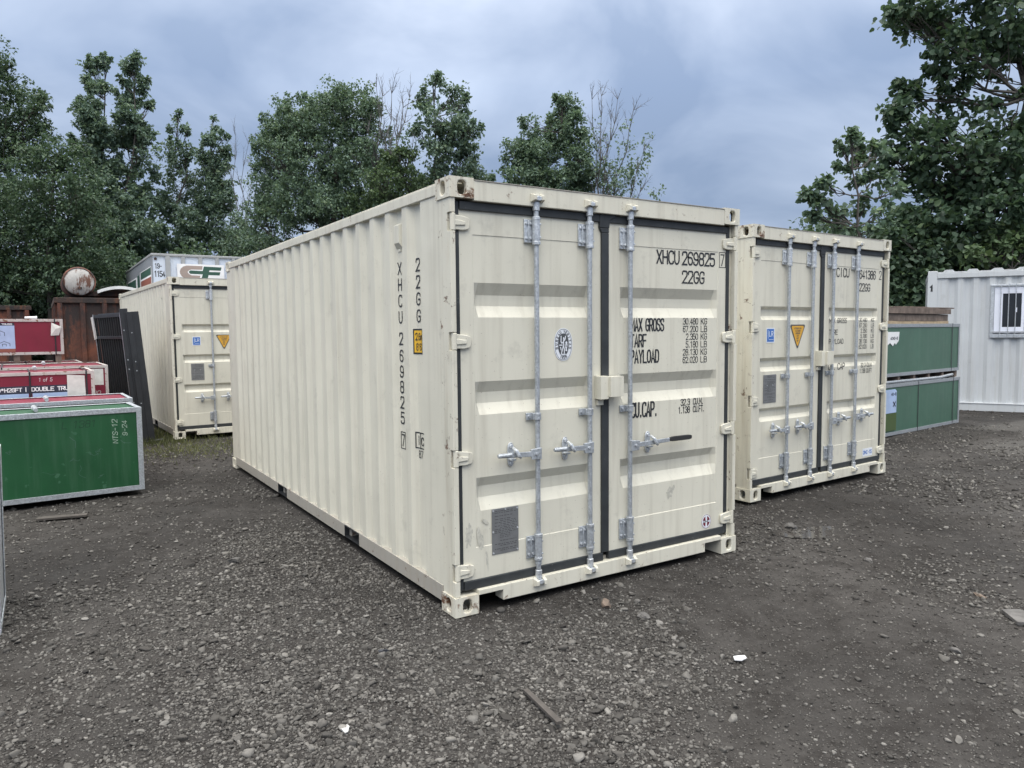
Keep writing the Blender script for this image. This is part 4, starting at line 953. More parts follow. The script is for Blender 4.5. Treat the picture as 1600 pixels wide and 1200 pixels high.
far1 = make_crate('red crate with white sheet at its right end, behind the crate printed DOUBLE TRUSS', -1.215, 8.20, 9.65, 0.02, 1.272, 3.0, 0.03, 'red_panel', 'rail_white', cg, straps=(-1.25,), struts=[(-0.75, 0.6, 0.9)], rail=0.04)
mb = MB(); mb.prism([(-0.36, 0.98), (-0.06, 0.97), (-0.06, 1.20), (-0.36, 1.20)], (0, 0.0098, 0), (1, 0, 0), (0, 0, 1), (0, -0.002, 0)); mb.build('paper_sheet', 'paper', far1)
mb = MB(); text(mb, 'NO', -0.20, 0.84, 0.05, 0.09, 0.1, fn=front_fn(0.0092), slant=0.2); mb.build('lettering', 'paper', far1)
far2 = make_crate('red topped crate carrying the uppermost crate, at the rear of the left stack', -1.46, 9.86, 11.05, 0.02, 1.272, 3.0, 0.03, 'red_panel', 'rail_white', cg, straps=(-0.75,), rail=0.04)
top = make_crate('uppermost red crate of the left stack with a pale blue building picture and torn paper', -1.70, 9.95, 10.85, 1.40, 1.955, 2.6, 0.03, 'red_panel', 'rail_white', cg, straps=(-0.11,), rail=0.042, skids=1.273)
mb = MB(); mb.box(-1.6, -0.64, 0.0065, 0.0098, 0.10, 0.455); pp = mb.build('printed_picture', 'sky_print', top)
mb = MB(); mb.box(-1.6, -0.64, 0.0060, 0.0099, 0.4555, 0.495); pb = mb.build('printed_band', 'navy_print', top)
mb = MB(); text(mb, 'DOUBLE TRUSS', -0.98, 0.463, 0.026, 0.31, 0.2, fn=front_fn(0.0055), ax=1.15); mb.build('lettering', 'white_print', pb)
mb = MB(); mb.box(-1.6, -0.64, 0.0068, 0.0098, 0.052, 0.0995); mb.build('printed_band', 'logo_red', top)
mb = MB(); f8 = front_fn(0.0060)
for ox, oz, k in ((-0.78, 0.14, 0.8), (-0.86, 0.30, 1.0), (-1.15, 0.22, 1.1)):
    strokes(mb, [([(ox-.09*k, oz), (ox-.09*k, oz+.05*k), (ox, oz+.09*k), (ox+.09*k, oz+.05*k), (ox+.09*k, oz)], False, False), ([(ox-.03*k, oz), (ox-.03*k, oz+.04*k), (ox+.03*k, oz+.04*k), (ox+.03*k, oz)], False, False)], 0.007, f8)
mb.build('printed_drawing', 'navy_print', pp)
mb = MB(); mb.add([(-.155, -.012, .50), (-.02, -.02, .43), (-.06, -.012, .30), (-.17, -.018, .295), (-.10, -.034, .40)], [(0, 4, 3), (0, 1, 4), (1, 2, 4), (2, 3, 4)]); mb.build('torn_paper', 'paper', top)
mb = MB(); mb.tube([(-.50, .03, .575), (-.34, .05, .575)], [0.018, 0.026], 10); mb.build('tube_strut', 'white_plastic', top, smooth=40)

rg = 'pale green crates on the right'
CB = (11.735, 2.993); ryaw = 0.094
rc1 = make_crate('lower pale green crate on the gravel with a picture label, right of the second container', 11.735, 2.993, 4.1, 0.0, 0.815, 3.3, ryaw, 'green_pale', 'galv_dull', rg, straps=(-0.28, -1.62), rail=0.055)
rc2 = make_crate('upper pale green crate under the weathered boards, right of the second container', 11.735, 3.02, 4.1, 0.93, 1.755, 3.3, ryaw+.012, 'green_pale', 'galv_dull', rg, straps=(-0.33,), rail=0.055, skids=0.82)
mb = MB(); mb.prism([(-3.00, .36), (-2.38, .36), (-2.38, .70), (-2.43, .73), (-3.00, .73)], (0, -.001, 0), (1, 0, 0), (0, 0, 1), (0, .008, 0)); lb = mb.build('picture_label', 'sky_print', rc1)
mb = MB(); mb.box(-3.0, -2.38, -.0025, -.0012, .08, .355); mb.build('picture_label', 'leaf_fresh', rc1)
mb = MB(); text(mb, '40-8', -2.56, .63, .05, .16, .2, fn=front_fn(-.0022)); mb.build('lettering', 'navy_print', lb)
line(lb, 'navy_print', 'X', -2.49, .45, .09, .07, .25, fn=front_fn(-.0022))
mb = MB(); mb.prism([(-2.96, .52), (-2.81, .46), (-2.66, .53), (-2.56, .48), (-2.50, .53), (-2.46, .50), (-2.37, .56), (-2.35, .70), (-2.96, .70)], (0, -.001, 0), (1, 0, 0), (0, 0, 1), (0, .008, 0)); lb = mb.build('torn_label', 'white_print', rc2)
mb = MB(); text(mb, '4040-8', -2.65, .575, .05, .24, .2, fn=front_fn(-.0022)); mb.build('lettering', 'navy_print', lb)
mb = MB(); mb.tube([(-3.1, .03, .845), (-0.75, .03, .84), (-0.30, .02, .87)], 0.024, 10); mb.tube([(-2.9, .2, .842), (-.9, .2, .842)], 0.022, 10); mb.build('tube_bundle', 'galv', rc1, smooth=40)
# boards on the upper crate
bt = thing('timber_stack', 'stack of brown weathered boards lying on the upper green crate', 'timber', (11.49, 3.10, 1.757), ryaw)
for nm, mt, b in (('plank', 'new_wood', (-3.0, 0, 0, .8, 0.0, .045)), ('plank', 'old_wood', (-3.0, -.01, .01, .8, .047, .165)), ('plank', 'old_wood', (-3.0, .04, -.02, .8, .167, .262)), ('plank', 'old_wood', (-3.0, .30, .03, .7, .264, .285))):
    mb = MB(); n = 14; x0, x1, y0, y1, z0, z1 = b; r = random.Random(int(z0*1000))
    P = [(x0+(x1-x0)*i/n, z0) for i in range(n+1)]+[(x1-(x1-x0)*i/n, z1+(r.uniform(-.012, .004) if nm else 0)) for i in range(n+1)]
    mb.prism(P, (0, y0, 0), (1, 0, 0), (0, 0, 1), (0, y1-y0, 0)); mb.build(nm, mt, bt)

# ------------------------------------------------------------------ site office on the right
of = thing('office_container', 'pale white site office with a barred window at the right edge', 'site office', (13.45, 4.53, 0.0), -1.056)
OL, OW, OH = 6.0, 2.4, 2.85
def corr(n0, n1, pitch, a, b):
    r = []; x = n0
    while x+pitch <= n1: r += [(x, 0), (x+a, 0), (x+a+b, .042), (x+2*a+b, .042)]; x += pitch
    return [q for q in r]+[(n1, 0)]
mb = MB(); br = [(0.0, 0)]+corr(0.26, OL-.05, 0.27, 0.075, 0.060); n = len(br)
wx0, wx1, wz0, wz1 = 1.09, 1.72, 1.475, 2.53
mb.add([(x, 0.02+d, z) for z in (0.15, OH-.16) for x, d in br], [(i, i+1, n+i+1, n+i) for i in range(n-1)])
mb.box(0.0, 0.02, 0.065, OW, 0.15, OH-.16); mb.box(OL-.02, OL, 0.065, OW, 0.15, OH-.16); mb.box(0.021, OL-.021, OW-.02, OW, 0.15, OH-.16)
mb.build('wall', 'office', of)
mb = MB(); mb.box(-.01, 0.16, -.012, 0.10, 0.0, OH-.01); mb.build('corner_post', 'office', of, bevel=0.006)
mb = MB(); mb.box(0.162, OL, -.008, 0.10, OH-.16, OH-.06); mb.box(-.008, 0.1, 0.102, OW, OH-.16, OH-.06); mb.build('top_rail', 'office', of, bevel=0.005)
mb = MB(); mb.box(0.162, OL, 0.0, 0.08, 0.0, 0.148); mb.box(-.005, 0.1, 0.102, OW, 0.0, 0.148); mb.box(0.162, OL, -.012, .0795, 0.1485, 0.165); mb.build('base_rail', 'office', of, bevel=0.004)
mb = MB(); mb.box(0.0, OL, 0.0, OW, OH-.058, OH-.035)
for k in range(14): mb.prism([(-.10, 0), (.10, 0), (.07, .04), (-.07, .04)], (0.36+k*0.42, 0.01, OH-.0345), (1, 0, 0), (0, 0, 1), (0, OW-.02, 0))
mb.build('roof', 'office', of, bevel=0.004)
mb = MB(); mb.box(wx0, wx1, -.02, 0.012, wz0, wz0+.07); mb.box(wx0, wx1, -.02, .012, wz1-.05, wz1); mb.box(wx0, wx0+.06, -.02, .012, wz0+.0705, wz1-.0505); mb.box(wx1-.06, wx1, -.02, .012, wz0+.0705, wz1-.0505)
win = mb.build('window', 'galv_light', of, bevel=0.004)
mb = MB(); a0, a1, b0, b1 = wx0+.065, wx1-.065, wz0+.10, wz1-.055
mb.box(a0, a1, -.012, .016, b0, b0+.11); mb.box(a0, a1, -.012, .016, b1-.13, b1); mb.box(a0, a0+.14, -.012, .016, b0+.1105, b1-.1305); mb.box(a1-.05, a1, -.012, .016, b0+.1105, b1-.1305); mb.box(a1-.15, a1-.12, -.008, .012, b0+.40, b0+.49)
mb.build('window_frame', 'office_frame', win, bevel=0.004)
mb = MB(); mb.box(a0+.1405, a1-.0505, 0.001, 0.012, b0+.1105, b1-.1305); mb.build('window_pane', 'glass', win)
mb = MB()
for u in (0.24, 0.43, 0.60):
    x = wx0+(wx1-wx0)*u/0.80*.88; mb.tube([(x, -.045, wz0+.01), (x, -.045, wz1+.01)], 0.008, 8)
mb.box(wx0, wx1, -.052, -.038, wz0+.115, wz0+.130); mb.box(wx0, wx1, -.052, -.038, wz1-.03, wz1-.016)
mb.build('window_bars', 'galv_light', win)
mb = MB(); text(mb, '1', 0.045, OH-.43, 0.13, 0.03, 0.3, fn=lambda u, v, l=0.0: (u, -.0135-l, v)); mb.build('lettering', 'black_ink', of)

# ------------------------------------------------------------------ black fence panels and posts leaning by the back container
LEAN = math.radians(-4.2)
def fence_panel(label, p0, p1, h, z0=0.02):
    L = math.hypot(p1[0]-p0[0], p1[1]-p0[1]); a = math.atan2(p1[1]-p0[1], p1[0]-p0[0])
    c = thing('fence_panel', label, 'fence panel', (p0[0], p0[1], z0), a, 'black fence panels leaning beside the back container', rot=(math.radians(-4.2), 0, a))
    mb = MB(); t = .02
    for z in (0.0, h*.80, h-.055): mb.box(0.041, L-.041, -t, t, z, z+.045 if z < h*.9 else h)
    for x in (0.0, L-.04): mb.box(x, x+.04, -t, t, 0, h)
    mb.build('panel_frame', 'black_steel', c, bevel=.003)
    n = int(L/.105)
    for k in range(1, n):
        mb = MB(); x = k*L/n; mb.box(x-.009, x+.009, -.009, .009, .0455, h*.80-.0005); mb.box(x-.009, x+.009, -.009, .009, h*.80+.0455, h-.0555); mb.build('bar', 'black_steel', c)
    return c
fp = fence_panel('outermost black barred fence panel with a white paper tag, left of the black posts', (-0.77, 9.30), (-1.08, 10.72), 2.02)
fence_panel('black barred fence panel sandwiched behind the tagged panel', (-0.69, 9.31), (-1.00, 10.73), 2.04)
fence_panel('black barred fence panel innermost of the leaning three, nearest the back container', (-0.61, 9.32), (-0.92, 10.74), 2.03)
mb = MB(); mb.prism([(1.36, 1.62), (1.50, 1.60), (1.56, 1.98), (1.40, 2.0)], (0, .024, 0), (1, 0, 0), (0, 0, 1), (0, .002, 0)); mb.build('paper_tag', 'paper', fp)
mb = MB(); mb.tube([(0.02, .03, 2.03), (0.02, .03, .4)], .006, 6); mb.build('tie_wire', 'galv', fp)
mb = MB(); mb.tube([(1.40, .03, 2.03), (1.38, .03, .4)], .006, 6); mb.build('tie_wire', 'galv', fp)
def steel_post(label, x, y, w, h, foot):
    c = thing('steel_post', label, 'post', (x, y, 0.0), group='black steel posts in front of the fence panels', rot=(math.radians(-2.5), LEAN, 0))
    mb = MB(); mb.box(0, w, 0, .09, .012, h); mb.box(w*.46, w*.54, -.006, 0, .012, h); mb.build('post_body', 'black_steel', c, bevel=.006)
    for z in (h*.84, h*.62, h*.55, h*.3): mb = MB(); mb.tube([(w*.25, 0, z), (w*.25, -.008, z)], .010, 8); mb.build('bolt', 'galv_dull', c)
    if foot: mb = MB(); mb.box(-.02, w+.13, -.08, .14, 0, .012); mb.build('foot_plate', 'black_steel', c, bevel=.003)
steel_post('black flat steel post nearest the back container with a foot plate', -0.715, 9.10, 0.175, 2.06, True)
steel_post('taller black steel post beside the barred panels', -0.800, 9.13, 0.110, 2.11, False)
# ------------------------------------------------------------------ rusty bins, tank, scrap
def bin_(label, x0, x1, y0, y1, h):
    c = thing('scrap_bin', label, 'scrap bin', (x0, y0, 0), 0, 'rusty open scrap bins'); W_, L_ = x1-x0, y1-y0
    mb = MB(); mb.box(0, W_, 0, .05, .15, h); mb.box(0, W_, L_-.05, L_, .15, h); mb.box(0, .05, .051, L_-.051, .15, h); mb.box(W_-.05, W_, .051, L_-.051, .15, h); mb.box(.051, W_-.051, .051, L_-.051, .15, .25); mb.build('bin_wall', 'rust_red', c)
    mb = MB(); mb.box(-.06, W_+.06, -.06, .11, h, h+.12); mb.box(-.06, W_+.06, L_-.11, L_+.06, h, h+.12); mb.box(-.06, .11, .111, L_-.111, h, h+.12); mb.box(W_-.11, W_+.06, .111, L_-.111, h, h+.12); mb.build('top_rim', 'rust_dark', c, bevel=.01)
    n = max(3, int(W_/.42))
    for k in range(n+1):
        mb = MB(); x = k*(W_-.10)/n; mb.box(x, x+.10, -.055, -.001, .15, h-.002); mb.build('rib', 'rust_red', c, bevel=.006)
    for k in range(6):
        mb = MB(); y = .2+k*(L_-.5)/5; mb.box(-.055, -.001, y, y+.10, .15, h-.002); mb.build('rib', 'rust_red', c, bevel=.006)
    mb = MB(); mb.box(.1, W_-.1, .3, L_-.3, 0, .149); mb.build('base', 'rust_dark', c)
    return c
b1 = bin_('rusty red scrap bin under the round tank, behind the fence panels', -1.66, 0.22, 15.9, 20.6, 2.43)
mb = MB(); mb.box(1.15, 1.36, -.012, -.001, 1.95, 2.15); mb.build('dark_plate', 'rust_dark', b1)
bin_('smaller rusty scrap bin far left, beyond the red crates', -5.2, -2.25, 20.8, 25.5, 2.40)
tk = thing('tank', 'round rusty white tank end standing on the scrap bin', 'tank', (-1.19, 16.25, 2.90), 0)
mb = MB(); mb.tube([(0, 0.0, .04), (0, .03, .04), (0, .06, .04), (0, 1.5, .04)], [0.315, 0.335, 0.345, 0.345], 40, False); mb.build('shell', 'rust_red', tk, smooth=40)
mb = MB(); R0 = .31
mb.tube([(0, .02, .04), (0, -.02, .04), (0, -.045, .04), (0, -.055, .04)], [R0, R0*.8, R0*.45, 0.01], 40); mb.build('end_cap', 'tank', tk, smooth=60)
mb = MB(); mb.box(-.04, .05, -.065, -.04, -.135, -.09); mb.build('nameplate', 'rust_dark', tk)
for q in (.3, 1.0): mb = MB(); mb.box(-.3, .3, q, q+.15, -.35, -.27); mb.build('saddle', 'rust_dark', tk)
ss = thing('scrap_sheet', 'curved pale sheet of scrap metal on top of the scrap bin', 'scrap metal', (-0.83, 16.1, 2.62), 0)
P = [(1.45*t, 0.03+0.20*math.sin(math.pi*min(1, t*1.15+.12))**.8) for t in [i/16 for i in range(17)]]
mb = MB(); mb.prism(P+[(u, v-.07) for u, v in P[::-1]], (0, 0, 0), (1, 0, 0), (0, 0, 1), (0, 1.6, 0)); mb.build('sheet', 'scrap', ss, smooth=40)
mb = MB(); mb.box(-.35, .7, .25, 1.4, -.0005, .10); mb.box(.05, 1.3, .2, 1.2, .1005, .14); mb.build('scrap_filling', 'rust_dark', ss)

# ------------------------------------------------------------------ box trailer
tr = thing('box_trailer', 'white box trailer with big tan and green letters, standing behind the back container', 'trailer', (0.361, 16.24, 0), 0.0)
TW, TL, TZ0, TZ1 = 2.55, 6.4, 1.15, 3.67
mb = MB(); mb.box(0.02, TW-.02, 0.02, TL-.02, TZ0, TZ1-.06); mb.build('box_body', 'trailer_white', tr)
mb = MB(); mb.box(-.02, TW+.02, -.03, TL, TZ1-.058, TZ1); mb.build('top_rail', 'trailer_post', tr, bevel=.01)
mb = MB(); mb.box(.0, .0195, 0.0, TL, TZ0, TZ1-.060); mb.box(TW-.0195, TW, .0, TL, TZ0, TZ1-.060); mb.build('side_skin', 'trailer_side', tr)
for x, w in ((0.30, .11), (0.66, .09), (1.06, .09), (1.46, .09), (1.86, .09), (2.20, .09), (2.44, .10)):
    mb = MB(); mb.box(x, x+w, -.03, .0195, TZ0, TZ1-.0605); mb.build('front_post', 'trailer_post', tr, bevel=.006)
lx0, lx1, lz0, lz1 = 0.556, 1.66, 3.055, 3.435
mb = MB(); mb.box(lx0, lx1, -.055, -.032, lz0, lz1); sg = mb.build('logo_sign', 'white_print', tr, bevel=.002)
def lg(pts): return [(lx0+(x-727)/(1302-727)*(lx1-lx0), lz1-(y-240)/(414-240)*(lz1-lz0)) for x, y in pts]
mb = MB()
cpoly = [(1036, 258), (1028, 300), (905, 301), (880, 306), (862, 320), (858, 334), (866, 348), (884, 356), (1012, 356), (1000, 375), (992, 408), (850, 408), (808, 400), (778, 380), (760, 352), (757, 325), (770, 295), (800, 270), (840, 258)]
cpoly = [(1036, 258), (1028, 300), (900, 300), (872, 308), (852, 325), (852, 338), (870, 355), (900, 366), (1004, 368), (992, 408), (850, 408), (808, 400), (778, 380), (760, 352), (757, 325), (770, 295), (800, 270), (840, 258)]
mb.prism(lg(cpoly), (0, -.0552, 0), (1, 0, 0), (0, 0, 1), (0, -.002, 0)); mb.build('letter', 'logo_tan', sg)
mb = MB(); fpoly = [(1050, 262), (1270, 266), (1258, 304), (1120, 303), (1112, 322), (1254, 322), (1242, 359), (1106, 358), (1090, 408), (1012, 408), (1034, 352), (884, 350), (868, 338), (868, 322), (884, 312), (1034, 314)]
mb.prism(lg(fpoly), (0, -.0552, 0), (1, 0, 0), (0, 0, 1), (0, -.002, 0)); mb.build('letter', 'logo_green', sg)
mb = MB(); ff = lambda u, v, l=0.0: (u, .0185-l, v)
text(mb, '19-', 0.07, 3.30, 0.135, 0.15, .14, fn=ff); mb.build('lettering', 'black_ink', tr)
mb = MB(); text(mb, '1154', 0.055, 3.10, 0.150, 0.225, .14, fn=ff); mb.build('lettering', 'black_ink', tr)
mb = MB(); mb.tube([(0.085, .019, 3.54), (0.085, .0, 3.54)], .035, 14); mb.build('marker_lamp', 'rust_dark', tr)
mb = MB()
def sidep(poly, mat):
    m2 = MB(); m2.prism(poly, (-.0005, 0, 0), (0, 1, 0), (0, 0, 1), (-.003, 0, 0)); m2.build('side_graphic', mat, tr)
sidep([(0.15, 2.95), (0.15, 3.37), (2.55, 3.37), (2.55, 2.95)], 'white_print'); sidep([(3.0, 2.7), (3.0, 3.3), (6.2, 3.3), (6.2, 2.7)], 'white_print')
for poly, mat in (([(.2, 3.17), (.2, 3.35), (2.4, 3.35), (2.4, 3.17)], 'logo_green'), ([(.2, 2.9), (.2, 3.12), (2.4, 3.12), (2.4, 2.9)], 'logo_red'), ([(2.75, 2.8), (2.75, 3.32), (3.25, 3.32), (3.25, 2.8)], 'logo_green'), ([(3.6, 3.02), (3.6, 3.26), (6.0, 3.26), (6.0, 3.02)], 'logo_green'), ([(3.6, 2.72), (3.6, 2.96), (6.0, 2.96), (6.0, 2.72)], 'logo_red')):
    m2 = MB(); m2.prism(poly, (-.004, 0, 0), (0, 1, 0), (0, 0, 1), (-.002, 0, 0)); m2.build('side_graphic', mat, tr)
mb = MB(); mb.box(.35, TW-.35, .5, TL-.2, .95, 1.149); mb.box(.7, .85, 1.2, 1.35, .02, .949); mb.box(1.7, 1.85, 1.2, 1.35, .02, .949); mb.build('chassis', 'rust_dark', tr)
for x in (.15, TW-.45):
    for y in (4.6, 5.7): mb = MB(); mb.tube([(x, y, .5), (x+.3, y, .5)], .5, 24); mb.build('wheel', 'tyre', tr, bevel=.03)

# ------------------------------------------------------------------ loose stones, boards and litter
def ico(sub):
    t = (1+5**.5)/2; v = np.array([(-1, t, 0), (1, t, 0), (-1, -t, 0), (1, -t, 0), (0, -1, t), (0, 1, t), (0, -1, -t), (0, 1, -t), (t, 0, -1), (t, 0, 1), (-t, 0, -1), (-t, 0, 1)], float)
    f = [(0, 11, 5), (0, 5, 1), (0, 1, 7), (0, 7, 10), (0, 10, 11), (1, 5, 9), (5, 11, 4), (11, 10, 2), (10, 7, 6), (7, 1, 8), (3, 9, 4), (3, 4, 2), (3, 2, 6), (3, 6, 8), (3, 8, 9), (4, 9, 5), (2, 4, 11), (6, 2, 10), (8, 6, 7), (9, 8, 1)]
    v = [p/np.linalg.norm(p) for p in v]
    for _ in range(sub):
        c = {}; nf = []
        def mid(a, b):
            k = (min(a, b), max(a, b))
            if k not in c: m = v[a]+v[b]; v.append(m/np.linalg.norm(m)); c[k] = len(v)-1
            return c[k]
        for a, b, d in f: x, y, z = mid(a, b), mid(b, d), mid(d, a); nf += [(a, x, z), (b, y, x), (d, z, y), (x, y, z)]
        f = nf
    return np.array(v), f
def angular(v, r, k=7):
    """cut a sphere with random planes: the flat facets of crushed stone"""
    v = v.copy(); n = r.normal(size=(k, 3)); n /= np.linalg.norm(n, axis=1)[:, None]
    for q in n:
        d = r.uniform(.30, .70); e = v@q; m = e > d; v[m] -= np.outer(e[m]-d, q)
    return v
V1, F1 = ico(1); V2, F2 = ico(2); V0, F0 = ico(0)
def gravel():
    r = np.random.default_rng(11)
    def dens(x, y):
        d = 0.16+1.1*np.clip(vnoise(x*.55+20, y*.55+5)+.08, 0, 1)+0.8*np.clip(vnoise(x*1.7+3, y*1.7+40), 0, 1)+.35*np.clip(vnoise(x*4.1+3, y*4.1+40), 0, 1)
        for cx, cy, rr, a in ((-0.95, -0.1, 1.3, .75), (-0.6, 2.0, 1.15, .55), (0.50, -0.85, .42, .9), (-0.3, -1.25, .5, .5), (-0.05, 4.5, .8, .35), (2.6, .1, .6, .3), (1.05, -.55, .3, .6)): d += a*np.exp(-((x-cx)**2+(y-cy)**2)/rr**2)
        for cx, cy, rr, a in ((-1.75, 2.6, .7, .7), (1.6, -.9, .7, .4), (-.8, 4.2, .5, .4)): d -= a*np.exp(-((x-cx)**2+(y-cy)**2)/rr**2)
        return np.clip(d, .20, 1.2)
    def scatter(n, d0, d1, smin, smax, power, faces, protos):
        name = 'gravel'
        a = YAW+r.uniform(-.78, .78, n); D = d0+(d1-d0)*r.random(n)**1.1
        x = CAMP[0]+D*np.sin(a); y = CAMP[1]+D*np.cos(a)
        keep = r.random(n) < dens(x, y)**power
        for bx0, bx1, by0, by1 in ((.02, 2.42, .03, 6.03), (3.6, 5.95, .9, 6.8), (-.25, 2.2, 9.05, 15), (-3.9, -1.2, 5.05, 11)): keep &= ~((x > bx0) & (x < bx1) & (y > by0) & (y < by1))
        x, y = x[keep], y[keep]; n = len(x)
        s = np.clip(np.exp(r.normal(math.log(smin*1.25), .42, n)), smin*.6, smax)
        pi = r.integers(0, len(protos), n); P = np.stack(protos)[pi]                       # n, k, 3
        P = P*np.stack([r.uniform(.75, 1.25, n), r.uniform(.6, 1.0, n), r.uniform(.40, .75, n)], 1)[:, None, :]*s[:, None, None]
        t = r.normal(0, .28, n); c_, s_ = np.cos(t)[:, None], np.sin(t)[:, None]
        P = np.stack([P[:, :, 0], P[:, :, 1]*c_-P[:, :, 2]*s_, P[:, :, 1]*s_+P[:, :, 2]*c_], 2)
        t = r.uniform(0, 6.28, n); c_, s_ = np.cos(t)[:, None], np.sin(t)[:, None]
        P = np.stack([P[:, :, 0]*c_-P[:, :, 1]*s_, P[:, :, 0]*s_+P[:, :, 1]*c_, P[:, :, 2]], 2)
        P += np.stack([x, y, ground_h(x, y)+s*.16], 1)[:, None, :]
        o = fast_mesh(name, P.reshape(-1, 3), P.shape[1], 0, 'stone', None, faces)
        o['kind'] = 'stuff'; return o
    p1 = [angular(V1, r) for _ in range(24)]; p0 = [angular(V0*r.uniform(.8, 1.2, V0.shape), r, 3) for _ in range(24)]
    VO = np.array([(1, 0, 0), (0, 1, 0), (-1, 0, 0), (0, -1, 0), (0, 0, 1), (0, 0, -1)], float); FO = [(0, 1, 4), (1, 2, 4), (2, 3, 4), (3, 0, 4), (1, 0, 5), (2, 1, 5), (3, 2, 5), (0, 3, 5)]
    po = [VO*r.uniform(.7, 1.15, VO.shape)+r.normal(0, .16, VO.shape) for _ in range(24)]
    scatter(19000, 2.3, 7.5, .0115, .034, 2.0, F1, p1)
    scatter(85000, 2.3, 7.0, .0072, .014, 1.5, F0, p0)
    scatter(120000, 2.3, 5.5, .0036, .0075, .8, FO, po)
    scatter(90000, 5.0, 15, .009, .022, 1.0, FO, po)
    scatter(60000, 8.0, 28, .014, .040, .8, FO, po)
gravel()
def rock(label, x, y, s, mat, seed, flat=.6):
    r = np.random.default_rng(seed); v = angular(V2, r, 9)*np.array([1.0, r.uniform(.7, .9), flat])*s
    v += r.normal(0, .03*s, v.shape); mb = MB(); mb.add(v, F2); o = mb.build('rock', mat, None, smooth=35)
    o.location = (x, y, float(ground_h(x, y))+s*flat*.35); o.rotation_euler = (0, 0, r.uniform(0, 6)); tag(o, label, 'rock')
rock('tan rock in front of the large container sill', 0.885, -0.335, .055, 'rock_tan', 1, .75)
rock('round grey rock beside the puddle', 3.32, .17, .062, 'rock_grey', 2, .8)
rock('grey rock left of the large container, the biggest on the left gravel', -.86, 1.86, .065, 'rock_grey', 3)
rock('white flat rock at the bottom of the picture, left of the dark lath', -.963, -.79, .038, 'rock_white', 4, .5)
rock('dark slate coloured rock lying in the left gravel patch', -.53, -.19, .035, 'rock_dark', 5)
rock('angular grey rock in the stony strip before the doors', .95, -.60, .045, 'rock_grey', 6)
rock('grey rock resting alone right of the white scrap', 2.0, -1.84, .035, 'rock_grey', 7)
rock('pale grey rock between the puddle and the right picture edge', 3.05, -.70, .055, 'rock_grey', 8)
rock('brownish flat rock near the right picture edge', 2.9, -1.54, .05, 'rock_tan', 9, .35)
def slab(name, label, cat, pts, z, mat, th=.012, rz=0):
    mb = MB(); mb.prism(pts, (0, 0, 0), (1, 0, 0), (0, 1, 0), (0, 0, th)); o = mb.build(name, mat, None, bevel=.002)
    cx, cy = pts[0]; o.location.z = float(ground_h(cx, cy))+z; tag(o, label, cat); return o
slab('wooden_lath', 'dark wooden lath lying on the gravel at the bottom of the picture', 'wood', [(-.165, -.98), (-.140, -.985), (-.175, -1.31), (-.205, -1.305)], .012, 'tie_wood', .016)
slab('plank', 'grey plank half buried in dirt before the green crate', 'wood', [(-2.12, 4.20), (-1.72, 4.12), (-1.70, 4.20), (-2.1, 4.29)], .012, 'tie_wood', .02)
slab('litter_scrap', 'bright white torn scrap of litter on the dark gravel', 'litter', [(.975, -1.255), (1.0, -1.225), (1.03, -1.235), (1.06, -1.25), (1.045, -1.275), (1.0, -1.28)], .016, 'white_print', .008)
slab('stone_slab', 'flat pale broken slab at the right picture edge', 'slab', [(2.73, -1.74), (2.82, -1.80), (2.80, -1.92), (2.68, -1.98), (2.60, -1.88)], .008, 'rock_grey', .02)

# rough grass by the back container
def grass():
    r = np.random.default_rng(5); n = 3600; x = np.concatenate([r.normal(-.25, .60, n//2), r.normal(-.6, .35, n//2)]); y = np.concatenate([r.normal(8.1, .55, n//2), r.uniform(8.7, 10.6, n//2)])
    h = r.uniform(.03, .11, n)*np.where(y > 8.7, 1.3, .75); a = r.uniform(0, 6.28, n); w = .006; ln = r.normal(0, .04, (n, 2)); z = ground_h(x, y)-.005
    b = np.stack([np.cos(a)*w, np.sin(a)*w], 1)
    P = np.stack([np.stack([x-b[:, 0], y-b[:, 1], z], 1), np.stack([x+b[:, 0], y+b[:, 1], z], 1), np.stack([x+ln[:, 0], y+ln[:, 1], z+h], 1)], 1)
    o = fast_mesh('grass', P.reshape(-1, 3), 3, 0, 'grass'); o['kind'] = 'stuff'
grass()

# ------------------------------------------------------------------ trees
LEAF4 = (np.array([(0, 0, 0), (.34, .46, .10), (0, 1, -.05), (-.34, .46, .10)]), [(0, 1, 2), (0, 2, 3)])
LEAF_M = (np.array([(0, 0, 0), (.26, .08, .03), (.46, .30, .07), (.34, .52, .05), (.30, .74, .0), (0, 1.0, -.10), (-.30, .74, .0), (-.34, .52, .05), (-.46, .30, .07), (-.26, .08, .03)]), [(0, 1, 2, 3, 4, 5), (0, 5, 6, 7, 8, 9)])
def leaf_cloud(name, centers, sig, per, size, rr, mat, parent, tpl=LEAF4, hub=None, droop=.35):
    n = len(centers)*per; c = np.repeat(centers, per, 0)
    off = rr.normal(size=(n, 3)); rad = rr.random(n)**.5; off = off/np.linalg.norm(off, axis=1)[:, None]*(rad*np.repeat(sig, per))[:, None]; off[:, 2] *= .75
    p = c+off
    ax = off/np.repeat(sig, per)[:, None]*.8+rr.normal(0, .55, (n, 3)); ax[:, 2] -= droop
    ax /= np.linalg.norm(ax, axis=1)[:, None]
    nm = rr.normal(0, .55, (n, 3)); nm[:, 2] += .75; nm -= ax*(nm*ax).sum(1)[:, None]; nm /= np.linalg.norm(nm, axis=1)[:, None]+1e-9
    sd = np.cross(ax, nm); s = size*rr.uniform(.65, 1.25, n)
    T, F = tpl
    V = p[:, None, :]+s[:, None, None]*(T[None, :, 0:1]*sd[:, None, :]+T[None, :, 1:2]*ax[:, None, :]+T[None, :, 2:3]*nm[:, None, :])
    return fast_mesh(name, V.reshape(-1, 3), len(T), 0, mat, parent, F)
